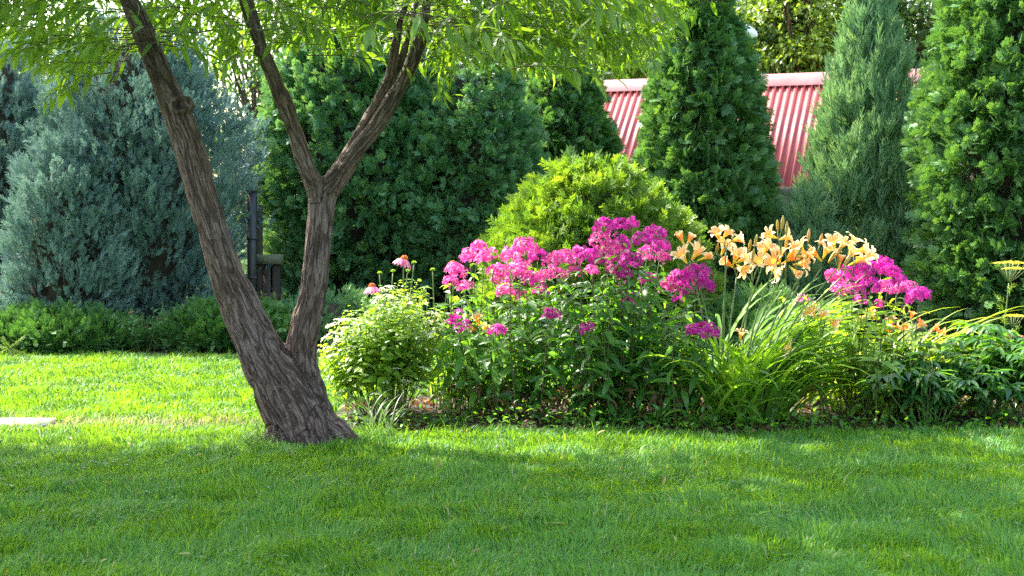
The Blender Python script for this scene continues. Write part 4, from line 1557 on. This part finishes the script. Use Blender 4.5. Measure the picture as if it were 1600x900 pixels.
def make_coneflowers():
    g = np.random.default_rng(51)
    Y = 8.3
    pet = cone_flower_mesh().mesh("petals", M['cone_petal'])
    ac = Acc(); dome_mesh(ac, .38, .42, 130); cone = ac.mesh("cone", M['cone_head'])
    ac = Acc(); dome_mesh(ac, .5, .5, 60, 2, .3)
    ac.inst(kite(.8, .25, .5, .2), frames(A([[math.cos(a), math.sin(a), .25] for a in np.arange(10) * .63]), A([0, 0, 1.0])), np.zeros((10, 3)), np.full(10, 1.0), .5)
    gb = ac.mesh("bud", M['lime_leaf'])
    data = {
        "coneflower with two tall pink blooms above the cream spiraea": (618, [(631, 405, 15, 1), (581, 448, 14, 1), (593, 427, 6, 0), (614, 424, 6, 0), (637, 424, 6, 0), (647, 411, 6.5, 0)], 10, (585, 655)),
        "coneflower with one pink bloom against the first phlox": (700, [(707, 413, 14, 1), (676, 422, 6.5, 0), (655, 460, 6, 0)], 12, (660, 730)),
    }
    for lab, (bx, items, extra, rg) in data.items():
        x0 = (bx - 800) / F * Y
        root = thing("coneflower", (x0, Y, 0), lab, "flowering plant", "coneflowers in the bed")
        L = newL()
        for (px, py, r, bloom) in items:
            Yh = Y + g.uniform(-.1, .1)
            e = W(px, py, Yh)
            s = r / F * Yh
            b = A([x0 + (e[0] - x0) * .5, Y + g.uniform(-.08, .08), 0])
            P = stem_curve(b, e - A([0, 0, .004]), g, .015)
            ac = Acc(); ac.tube(P, np.linspace(.005, .0032, len(P)), 6)
            st = ac.build("stem", M['stalk'], root)
            leafy_stem(L, P, g, gap=.07, size=.12, t0=.2, t1=.86, pair=False, droop=.5, tintb=.1)
            rot = (g.normal(0, .12), g.normal(0, .12), g.uniform(0, 6))
            if bloom:
                o = link("bloom", pet, None); o.parent = st; o.location = tuple(e); o.scale = (s, s, s); o.rotation_euler = rot
                c = link("cone", cone, None); c.parent = st; c.location = tuple(e); c.scale = (s, s, s); c.rotation_euler = rot
            else:
                o = link("bud", gb, None); o.parent = st; o.location = tuple(e); o.scale = (s, s, s); o.rotation_euler = rot
        for k in range(extra):
            tx = (g.uniform(*rg) - 800) / F * Y
            b = A([x0 + (tx - x0) * .5, Y + g.normal(0, .1), 0])
            e = A([tx, Y + g.normal(0, .14), g.uniform(.45, .72)])
            P = stem_curve(b, e, g, .02)
            ac = Acc(); ac.tube(P, np.linspace(.004, .002, len(P)), 5); ac.build("stem", M['stalk'], root)
            leafy_stem(L, P, g, gap=.055, size=.12, t0=.2, t1=1, pair=False, droop=.5, tintb=.1)
        flush(L, LEAF, "foliage", M['lime_leaf'], root)


make_coneflowers()


# ------------------------------------------------------------------ daylilies
def lily_mesh(name, mat, seed, open_=1.0):
    g = random.Random(seed)
    v, f, t = [], [], []
    for i in range(6):
        inner = i % 2 == 0
        a = i * math.pi / 3 + g.uniform(-.08, .08)
        c, s = math.cos(a), math.sin(a)
        path = [(.05, 0, .03), (.10, .42, .07), (.24, .78, .17), (.50, 1.02, .22), (.80, 1.08, .15), (.98, .96, .02)]
        k0 = len(v)
        oo = open_ * g.uniform(.88, 1.1)
        wd = 1.15 if inner else .8
        for j, (r, z, w) in enumerate(path):
            r = .05 + (r - .05) * oo
            z = z + (1 - oo) * .3 * (j / 5)
            ruf = .03 * math.sin(j * 2.1 + i * 1.7)
            for m_ in (-1, 0, 1):
                x = m_ * w * wd
                zz = z - (.035 if m_ == 0 else 0) + (ruf * m_) + (.0 if inner else -.03)
                v.append([r * c - x * s, r * s + x * c, zz])
                t.append(min(1, max(0, (j / 5) * 1.0 + (.14 if m_ else -.02) * (j > 1))))
        for j in range(5):
            for m_ in (0, 1):
                a0 = k0 + j * 3 + m_
                f.append([a0, a0 + 1, a0 + 4, a0 + 3])
    for i in range(5):
        a = i * 1.26
        k = len(v)
        d = A([math.cos(a) * .16, math.sin(a) * .16, .9])
        v += [[0, 0, .2], [.02, 0, .2], list(d + A([.015, 0, 0])), list(d)]
        t += [.2] * 4
        f.append([k, k + 1, k + 2, k + 3])
    acc = Acc()
    acc.inst(Shape(v, f, t), np.eye(3)[None], A([[0., 0, 0]]), A([1.0]))
    return acc.mesh(name, mat, True)


def bud_mesh(name, mat, col_):
    acc = Acc()
    zs = [0, .12, .35, .6, .82, 1.0]
    acc.tube([[0, 0, z] for z in zs], [.03, .07, .11, .12, .08, .015], 7, col_)
    return acc.mesh(name, mat, True)


def strap_clump(root, x0, Y, n, g, mat, len_=(.45, .8), dirs=None, foot=.10, w=.013, up=(.7, 1.4), name="foliage", tgt=None):
    acc = Acc()
    for k in range(n):
        a = g.uniform(0, 2 * math.pi) if dirs is None else g.normal(dirs[0], dirs[1])
        L = g.uniform(*len_)
        u = g.uniform(*up)
        b = A([x0 + g.normal(0, foot), Y + g.normal(0, foot * .8), 0])
        h = unit(A([math.cos(a), math.sin(a), 0]))
        seg = 9
        P = [b]
        ang = math.atan(u) + g.normal(0, .08)
        ang = min(ang, 1.5)
        curl = g.uniform(1.0, 2.1)
        for i in range(seg):
            t = i / seg
            q = ang - curl * t ** 1.6
            P.append(P[-1] + (h * math.cos(q) + A([0, 0, 1]) * math.sin(q)) * L / seg)
        P = A(P)
        P[:, 2] = np.maximum(P[:, 2], .012)
        side = unit(np.cross(h, A([0, 0, 1.0])) + g.normal(0, .25, 3))
        wd = w * g.uniform(.7, 1.25) * A([.8, 1, 1.05, 1.05, 1, .95, .85, .7, .45, .04])
        tg = unit(np.gradient(P, axis=0))
        nn = unit(np.cross(side, tg))
        left = P - side * wd[:, None] + nn * wd[:, None] * .35
        right = P + side * wd[:, None] + nn * wd[:, None] * .35
        v = np.stack([left, P, right], 1).reshape(-1, 3)
        f = []
        for i in range(len(P) - 1):
            for m_ in (0, 1):
                a0 = i * 3 + m_
                f += [a0, a0 + 1, a0 + 4, a0 + 3]
        acc.raw(v, f, [4] * (2 * (len(P) - 1)), g.random())
    return acc.build(name, mat, root, True)


LILY = [lily_mesh("bloom", M['lily_petal'], s, o) for s, o in ((1, 1.0), (2, .8), (3, .6))]
OLILY = [lily_mesh("bloom", M['orange_petal'], s, o) for s, o in ((4, .9), (5, .65))]
BUDS = [bud_mesh("bud", M['bud'], c) for c in (0.0, .45, .9)]


def aim(o, d, g):
    z = Vector([float(x) for x in d]).normalized()
    o.rotation_mode = 'QUATERNION'
    from mathutils import Quaternion
    o.rotation_quaternion = z.to_track_quat('Z', 'Y') @ Quaternion((0, 0, 1), g.uniform(0, 6))


def daylily(label, Y, stalks, seed, clumps, bank, leafmat, stalkmat='stalk'):
    """stalks: (foot px, [(px, py, r, kind, dx, dz)...]) kind 1 bloom, 0 bud."""
    g = np.random.default_rng(seed + 300)
    x0 = (clumps[0][0] - 800) / F * Y
    root = thing("daylily_plant", (x0, Y, 0), label, "flowering plant", "daylily clumps in the bed")
    for (fx, items) in stalks:
        Ys = Y + g.uniform(-.16, .2)
        top = W(np.mean([i[0] for i in items]), max(i[1] for i in items) + 22, Ys)
        b = A([(fx - 800) / F * Y + g.normal(0, .02), Y + g.normal(0, .05), 0])
        m_ = b * .5 + top * .5 + A([-(top[0] - b[0]) * .13, 0, .07])
        P = catmull(np.vstack([b, m_, top]), 7)
        ac = Acc()
        ac.tube(P, np.linspace(.0058, .0038, len(P)), 6, g.random())
        for (px, py, r, kind, dx, dz) in items:
            Yb = Ys + g.uniform(-.06, .06)
            e = W(px, py, Yb)
            d = unit(A([dx, g.uniform(-.55, -.05), dz]))
            s = r / F * Yb
            o_ = e - d * s * (.75 if kind else .5)
            ac.tube(stem_curve(P[-1] if py < 600 else P[-2], o_, g, .006), .003, 5)
            kids = None
            it = (px, py, o_, d, s, kind)
            items[items.index((px, py, r, kind, dx, dz))] = it
        st = ac.build("flower_stalk", M[stalkmat], root, True)
        for (px, py, o_, d, s, kind) in items:
            if kind:
                m2 = link("bloom", bank[g.integers(0, len(bank))], None)
                sc_ = s * 1.05
            else:
                m2 = link("bud", BUDS[g.integers(0, 3)], None)
                sc_ = s * 1.6
            m2.parent = st
            m2.location = tuple(o_)
            m2.scale = (sc_,) * 3
            aim(m2, d, g)
    for ci, (px, dy, n, len_, dirs, foot, up) in enumerate(clumps):
        strap_clump(root, (px - 800) / F * Y, Y + dy, n, g, M[leafmat], len_, dirs, foot, up=up)
    return root


def B(px, py, r=21, dx=.0, dz=.8):
    return (px, py, r, 1, dx, dz)


def U(px, py, r=13, dx=.1, dz=1.0):
    return (px, py, r, 0, dx, dz)


ST = [
    (1120, [B(1064, 372, 20, -.4), B(1078, 374, 18, .4), U(1092, 385, 13)]),
    (1125, [B(1066, 400, 22, -.5, .7), B(1090, 394, 22, .4, .6), B(1104, 402, 19, .8, .3)]),
    (1130, [B(1122, 366, 20, -.3), B(1136, 364, 18, .5, .7), U(1144, 372, 12)]),
    (1132, [B(1132, 386, 21, .2, .7), B(1152, 374, 20, .9, .25), U(1120, 392, 14)]),
    (1138, [B(1138, 412, 23, -.6, .4), B(1150, 400, 22, .2, .8), B(1164, 404, 21, .6, .3)]),
    (1142, [U(1171, 388, 14), U(1180, 380, 13, .2), B(1191, 392, 21, .1, .9), B(1160, 420, 18, .4, -.3)]),
    (1146, [B(1199, 386, 20, .4, .7), U(1176, 402, 14), B(1185, 408, 19, -.5, .4)]),
    (1150, [B(1204, 368, 18, -.8, .3), B(1230, 370, 18, .8, .3), U(1222, 352, 15, .05), U(1215, 356, 12, -.05), U(1229, 362, 15, .05)]),
    (1154, [B(1208, 408, 22, -.5, .2), B(1220, 396, 22, .1, .8), B(1236, 404, 22, .6, .4)]),
    (1160, [B(1212, 424, 20, .2, -.1), B(1240, 392, 20, .5, .6), U(1228, 384, 14)]),
    (1166, [B(1250, 386, 20, -.5, .6), B(1262, 398, 20, .7, .2), U(1263, 372, 14)]),
    (1172, [B(1254, 412, 20, .8, .1), B(1243, 424, 19, .2, -.2), U(1246, 398, 15, .5)]),
    (1178, [U(1282, 378, 14), B(1292, 390, 21, .3, .8), B(1274, 398, 20, -.5, .5)]),
    (1182, [B(1302, 378, 19, -.2, .8), B(1318, 380, 20, .4, .7), U(1308, 396, 16, .5)]),
    (1186, [B(1334, 376, 19, .4, .7), B(1330, 396, 22, .3, .5), U(1299, 404, 17, .6)]),
    (1190, [B(1348, 390, 20, .9, .2), B(1352, 404, 20, .8, -.1), B(1312, 408, 20, .1, .6), U(1322, 410, 17, .6)]),
    (1194, [B(1340, 408, 20, .6, .3), B(1362, 398, 15, .8, .3)]),
    (1150, [B(1268, 488, 19, -.4, .4), B(1303, 504, 20, .9, -.5), B(1285, 492, 15, .2, .7)]),
    (1130, [B(1226, 543, 20, .9, -.15)]),
    (1140, [B(1158, 522, 15, .1, .9)]),
]
LILY_MIX = LILY + [LILY[0], lily_mesh("bloom", M['lily_petal'], 8, 1.1), lily_mesh("bloom", M['lily_petal'], 9, .35)]
daylily("tall daylily clump with many peach orange blooms on leaning stalks", 7.85,
        ST, 1, [(1150, -.05, 130, (.45, .85), None, .10, (1.4, 3.6)), (1100, -.15, 24, (.3, .55), None, .06, (.9, 2.2)), (1165, .1, 110, (.7, 1.1), (0.2, .45), .10, (1.5, 3.4)), (1200, .1, 60, (.5, .75), (0.0, .5), .08, (.8, 1.9))], LILY_MIX, 'strap_leaf', 'stalk')
ST2 = [
    (1380, [B(1362, 492, 12, -.5, .6), B(1346, 500, 11, -.4, .7)]),
    (1385, [B(1393, 502, 13, -.2, .8), B(1385, 516, 13, .4, -.2), B(1400, 512, 12, .7, .3)]),
    (1390, [B(1425, 492, 11, .2, .8), B(1438, 507, 12, .4, .5), U(1412, 488, 9)]),
    (1395, [B(1460, 514, 12, .6, .3), B(1472, 518, 11, .8, .1)]),
    (1400, [B(1484, 546, 13, .1, .8), B(1478, 552, 10, -.5, -.2)]),
    (1375, [B(1416, 514, 12, -.3, .6)]),
]
daylily("lower daylily clump with small orange blooms and yellow green leaves arching toward the dill", 8.25,
        ST2, 2, [(1375, .0, 150, (.55, 1.05), (0.05, .42), .13, (.7, 1.7)), (1350, .05, 70, (.4, .7), None, .12, (1.0, 2.2)), (1430, 0, 80, (.45, .75), (.1, .5), .12, (.6, 1.5))], OLILY, 'yellow_strap')
daylily("single yellow orange daylily among the first two phlox", 8.1,
        [(752, [B(746, 500, 17, -.2, .8), B(757, 516, 15, .4, .3), B(740, 514, 13, -.5, .2)])], 3, [(752, 0, 18, (.3, .5), None, .05, (1, 2.4))], LILY, 'strap_leaf')


# ------------------------------------------------------------------ peonies and other leafy plants at the bright end of the bed
def peony(label, px, Y, nst, rx, h, seed, mat='peony_leaf', size=.11, sub=3):
    g = np.random.default_rng(seed + 700)
    x0 = (px - 800) / F * Y
    root = thing("peony_bush", (x0, Y, 0), label, "plant", "peony bushes in the bed")
    L = newL()
    for k in range(nst):
        a = g.uniform(0, 2 * math.pi)
        u = g.random() ** .5
        e = A([x0 + math.cos(a) * u * rx, Y + math.sin(a) * u * rx * .75, h * (1 - .35 * u * u) * g.uniform(.7, 1.05)])
        b = A([x0 + math.cos(a) * u * rx * .3, Y + math.sin(a) * u * rx * .25, 0])
        P = stem_curve(b, e, g, .02)
        ac = Acc(); ac.tube(P, np.linspace(.005, .003, len(P)), 5); ac.build("stem", M['stalk'], root)
        # each node carries a compound leaf: three groups of three leaflets
        for t in np.linspace(.4, 1.0, 5):
            c, tg = along(P, A([t]))
            c, tg = c[0], tg[0]
            az = g.uniform(0, 6.28)
            pd = unit(A([math.cos(az), math.sin(az), g.uniform(.0, .5)]))
            pe = c + pd * g.uniform(.05, .10)
            for q_ in (-.75, 0, .75):
                ca, sa = math.cos(az + q_), math.sin(az + q_)
                ld = unit(A([ca, sa, g.uniform(-.15, .3)]))
                lp = pe + ld * .02
                for q2 in (-.55, 0, .55):
                    ca, sa = math.cos(az + q_ + q2), math.sin(az + q_ + q2)
                    L['p'].append(lp[None])
                    L['d'].append(A([[ca, sa, g.uniform(-.35, .15)]]))
                    L['n'].append(A([[g.normal(0, .18), g.normal(0, .18), 1.0]]))
                    L['s'].append(A([[1.05, 1, 1]]) * size * g.uniform(.7, 1.15))
                    L['t'].append(A([g.random() * .7 + .3 * t - .1]))
    flush(L, LEAF, "foliage", M[mat], root)
    return root


peony("dark glossy peony bush at the foot of the arching daylily leaves", 1448, 7.72, 18, .27, .42, 1)
peony("light green peony bush below the tall dill", 1545, 8.0, 20, .30, .50, 2, 'phlox_leaf')
peony("peony bush at the very end of the bed, cut by the picture edge", 1615, 7.8, 20, .26, .46, 3)
peony("small leafy peony between the magenta crested phlox and the dark peony", 1395, 7.95, 14, .24, .48, 4, 'lime_leaf', .085)


def make_dill():
    g = np.random.default_rng(61)
    Y = 8.25
    for lab, foot, items in (("tall dill with broad yellow umbels beside the bushy thuja", 1563, [(1579, 408, 23, 1.0)]),
                             ("short dill with one small yellow umbel under the tall dill", 1572, [(1585, 492, 14, .8)])):
        x0 = (foot - 800) / F * Y
        root = thing("dill_plant", (x0, Y, 0), lab, "herb", "dill plants")
        for (px, py, r, k) in items:
            e = W(px, py, Y)
            s = r / F * Y
            b = A([x0, Y, 0])
            hub = e - A([.01, 0, s * 1.5])
            P = catmull(np.vstack([b, (b + hub) / 2 + A([-.01, 0, 0]), hub]), 8)
            ac = Acc(); ac.tube(P, np.linspace(.006, .003, len(P)), 7); ac.build("stem", M['stalk'], root, True)
            for tier in ((0, 0, 1.0), (.3, .35, .75))[: 2 if k == 1.0 else 1]:
                ray, um = Acc(), Acc()
                for i in range(20):
                    a = i * 2.4
                    rr = math.sqrt((i + .5) / 20) * s * tier[2] * 1.15
                    c = e + A([math.cos(a) * rr + tier[0] * s, math.sin(a) * rr, -tier[1] * s * 1.2 - .15 * rr])
                    ray.tube([hub, (hub + c) / 2 + A([0, 0, -.004]), c], .0010, 4)
                    n = 15
                    rad = np.sqrt(g.random(n)) * s * .26
                    aa = g.uniform(0, 6.28, n)
                    p = c + np.stack([np.cos(aa) * rad, np.sin(aa) * rad, .004 * g.random(n)], -1)
                    um.inst(FLORET[0], frames_z(A([0, 0, 1.0]) + g.normal(0, .4, (n, 3)), g), p, g.uniform(.0035, .006, n), g.random(n))
                ray.build("umbel_ray", M['stalk'], root)
                um.build("umbel", M['umbel'], root)
            lv = Acc()
            for t in np.linspace(.25, .92, 9):
                c, tg = along(P, A([t]))
                n = 34
                a0 = g.uniform(0, 6.28)
                ax = unit(A([math.cos(a0), math.sin(a0), .9]))
                tt = g.random(n) ** .7
                p = c[0] + ax * (tt * .085)[:, None]
                d = ax * .5 + sphere_dirs(g, n) * .9
                lv.inst(kite(1, .05), frames(d, sphere_dirs(g, n)), p, g.uniform(.02, .045, n), g.random(n))
                lv.tube([c[0], c[0] + ax * .085], .001, 4)
            lv.build("feathery_foliage", M['lime_leaf'], root)


make_dill()


def cluster_plant(name, label, cat, px, Y, h, n, rx, headmat, leafmat, hr, seed, group=None, size=.05, tips=None, hm=None, leaves=LEAF, shape=.2):
    g = np.random.default_rng(seed + 1200)
    x0 = (px - 800) / F * Y
    root = thing(name, (x0, Y, 0), label, cat, group)
    L = newL()
    um = [umbel_mesh("flower_cluster", M[headmat], seed + i, 34, .35, .17) for i in range(2)] if headmat else None
    for k in range(n):
        if tips and k < len(tips):
            e = W(tips[k][0], tips[k][1], Y + g.normal(0, .05))
        else:
            a = g.uniform(0, 6.28)
            u = g.random() ** .5
            e = A([x0 + math.cos(a) * u * rx, Y + math.sin(a) * u * rx, h * g.uniform(.6, 1.0) * (1 - shape * u)])
        b = A([x0 + (e[0] - x0) * .4, Y + (e[1] - Y) * .4, 0])
        P = stem_curve(b, e, g, .015)
        ac = Acc(); ac.tube(P, np.linspace(.004, .002, len(P)), 5)
        st = ac.build("stem", M['stalk'], root)
        leafy_stem(L, P, g, gap=.035, size=size, t0=.25, t1=.97, pair=False, droop=.2)
        if um and (tips is None or k < len(tips)):
            o = link("flower_cluster", um[g.integers(0, 2)], None)
            o.parent = st
            o.location = tuple(e)
            s = hr * g.uniform(.75, 1.2)
            o.scale = (s, s, s)
            o.rotation_euler = (g.normal(0, .25), g.normal(0, .25), g.uniform(0, 6))
    flush(L, leaves, "foliage", M[leafmat], root)
    return root


cluster_plant("stonecrop", "rusty brown stonecrop cushion behind the dill stems", "flowering plant", 1578, 8.8, .42, 34, .17, 'sedum', 'peony_leaf', .032, 1, leaves=OVAL)
cluster_plant("meadowsweet", "pink flowering perennial between the nest spruce and the low pale juniper", "flowering plant", 45, 12.35, .7, 16, .3, 'small_pink', 'lime_leaf', .034, 2,
              size=.085, tips=[(5, 456), (35, 447), (50, 456), (48, 464), (18, 474), (30, 478), (3, 462)], group="pink flowering perennials")
cluster_plant("meadowsweet", "smaller pink flowering perennial with bluish leaves right of the first one", "flowering plant", 78, 12.4, .6, 12, .2, 'small_pink', 'spruce', .028, 3,
              size=.085, tips=[(73, 451), (82, 456), (89, 468), (72, 480)], group="pink flowering perennials")
cluster_plant("spotted_shrub", "small green shrub with faded peach tips between the two nest spruces", "shrub", 228, 11.7, .48, 26, .28, 'peach', 'spruce', .022, 4,
              size=.06, tips=[(205, 488), (213, 508), (228, 512), (247, 497), (238, 540), (222, 500)])
cluster_plant("leafy_shrub", "loose bright shrub at the foot of the fence bay", "shrub", 425, 12.7, .5, 40, .3, None, 'far_lime', .02, 5, size=.07)


def tuft(label, px, Y, n, len_, mat, seed, group, w=.0028, dirs=None, up=(1.2, 4)):
    g = np.random.default_rng(seed + 1500)
    x0 = (px - 800) / F * Y
    root = thing("grass_tuft", (x0, Y, 0), label, "grass tuft", group)
    strap_clump(root, x0, Y, n, g, M[mat], len_, dirs, .035, w=w, up=up)
    return root


M['tuft_leaf'] = leaf_mat("pale tuft blade", [(0.0, (0.07, 0.13, 0.05)), (1.0, (0.15, 0.22, 0.10))], trans=.35, tboost=1.4, rough=.45)
tuft("loose tuft of long pale grass between the willow root and the spiraea", 588, 7.35, 34, (.18, .36), 'tuft_leaf', 1, "long grass tufts")
tuft("ragged pale grass tuft hugging the near side of the willow base", 408, 7.05, 60, (.08, .20), 'tuft_leaf', 2, "long grass tufts", up=(.6, 2.5))
tuft("tall dry seed grass in front of the broad blue juniper", 147, 12.45, 26, (.5, .85), 'dry_grass', 3, "long grass tufts", w=.004, up=(3, 9))


# low weeds and fallen leaves in the bed
def litter():
    g = np.random.default_rng(91)
    acc = Acc()
    n = 1500
    x = g.uniform(-1, 4, n)
    y = g.uniform(7.45, 8.9, n)
    k = in_bed(x, y)
    x, y = x[k], y[k]
    n = len(x)
    scatter(acc, [blade_leaf(.4, .1, .3)], sphere_dirs(g, n) * A([1, 1, .2]), A([0, 0, 1.0]) + g.normal(0, .5, (n, 3)), np.stack([x, y, np.full(n, .015)], -1), g.uniform(.03, .07, n), g.random(n))
    tag(acc.build("leaf_litter", M['brown_leaf']), "brown fallen leaves on the soil of the flower bed", kind='stuff')
    acc = Acc()
    n = 3400
    x = g.uniform(-1, 4, n)
    y = np.where(g.random(n) < .6, g.uniform(7.37, 7.68, n), g.uniform(7.6, 8.9, n))
    k = in_bed(x, y)
    x, y = x[k], y[k]
    n = len(x)
    scatter(acc, OVAL, sphere_dirs(g, n) * A([1, 1, .3]) + A([0, 0, .4]), A([0, 0, 1.0]) + g.normal(0, .4, (n, 3)), np.stack([x, y, g.uniform(.01, .14, n) * g.uniform(.3, 1, n)], -1), g.uniform(.02, .055, n), g.random(n))
    tag(acc.build("bed_weeds", M['phlox_leaf']), "low green weeds and seedlings along the edge of the flower bed", kind='stuff')


litter()


def lawn_life():
    g = np.random.default_rng(99)
    # patches of clover and small weeds
    acc = Acc()
    P = []
    for k in range(46):
        y = g.uniform(4.3, 10.5)
        x = g.uniform(-1, 1) * (.36 * y + .3)
        if in_bed(A([x]), A([y]))[0]:
            continue
        m_ = int(g.uniform(8, 40))
        rr = g.uniform(.04, .16)
        P.append(np.stack([x + g.normal(0, rr, m_), y + g.normal(0, rr, m_), g.uniform(.02, .045, m_)], -1))
    P = np.concatenate(P)
    n = len(P)
    for q_ in range(3):
        a = g.uniform(0, 6.28, n)
        d = np.stack([np.cos(a), np.sin(a), g.uniform(.0, .5, n)], -1)
        scatter(acc, OVAL, d, A([0, 0, 1.0]) + g.normal(0, .2, (n, 3)), P, g.uniform(.014, .028, n), g.random(n) * .6 + .2)
    tag(acc.build("clover", M['phlox_leaf']), "small clover and broadleaf weeds dotted through the lawn", kind='stuff')
    acc = Acc()
    n = 80
    y = g.uniform(4.2, 8.5, n)
    x = -.4 + g.normal(0, 1.3, n)
    scatter(acc, NARROW, sphere_dirs(g, n) * A([1, 1, .25]), A([0, 0, 1.0]) + g.normal(0, .4, (n, 3)), np.stack([x, y, g.uniform(.02, .04, n)], -1), g.uniform(.035, .065, n), g.random(n))
    tag(acc.build("fallen_leaves", M['fallen']), "yellowed narrow willow leaves fallen on the lawn", kind='stuff')


M['fallen'] = leaf_mat("fallen willow leaf", [(0.0, (0.16, 0.10, 0.03)), (0.5, (0.34, 0.27, 0.06)), (1.0, (0.30, 0.32, 0.10))], trans=0.3, tboost=1.2, rough=0.6)
lawn_life()
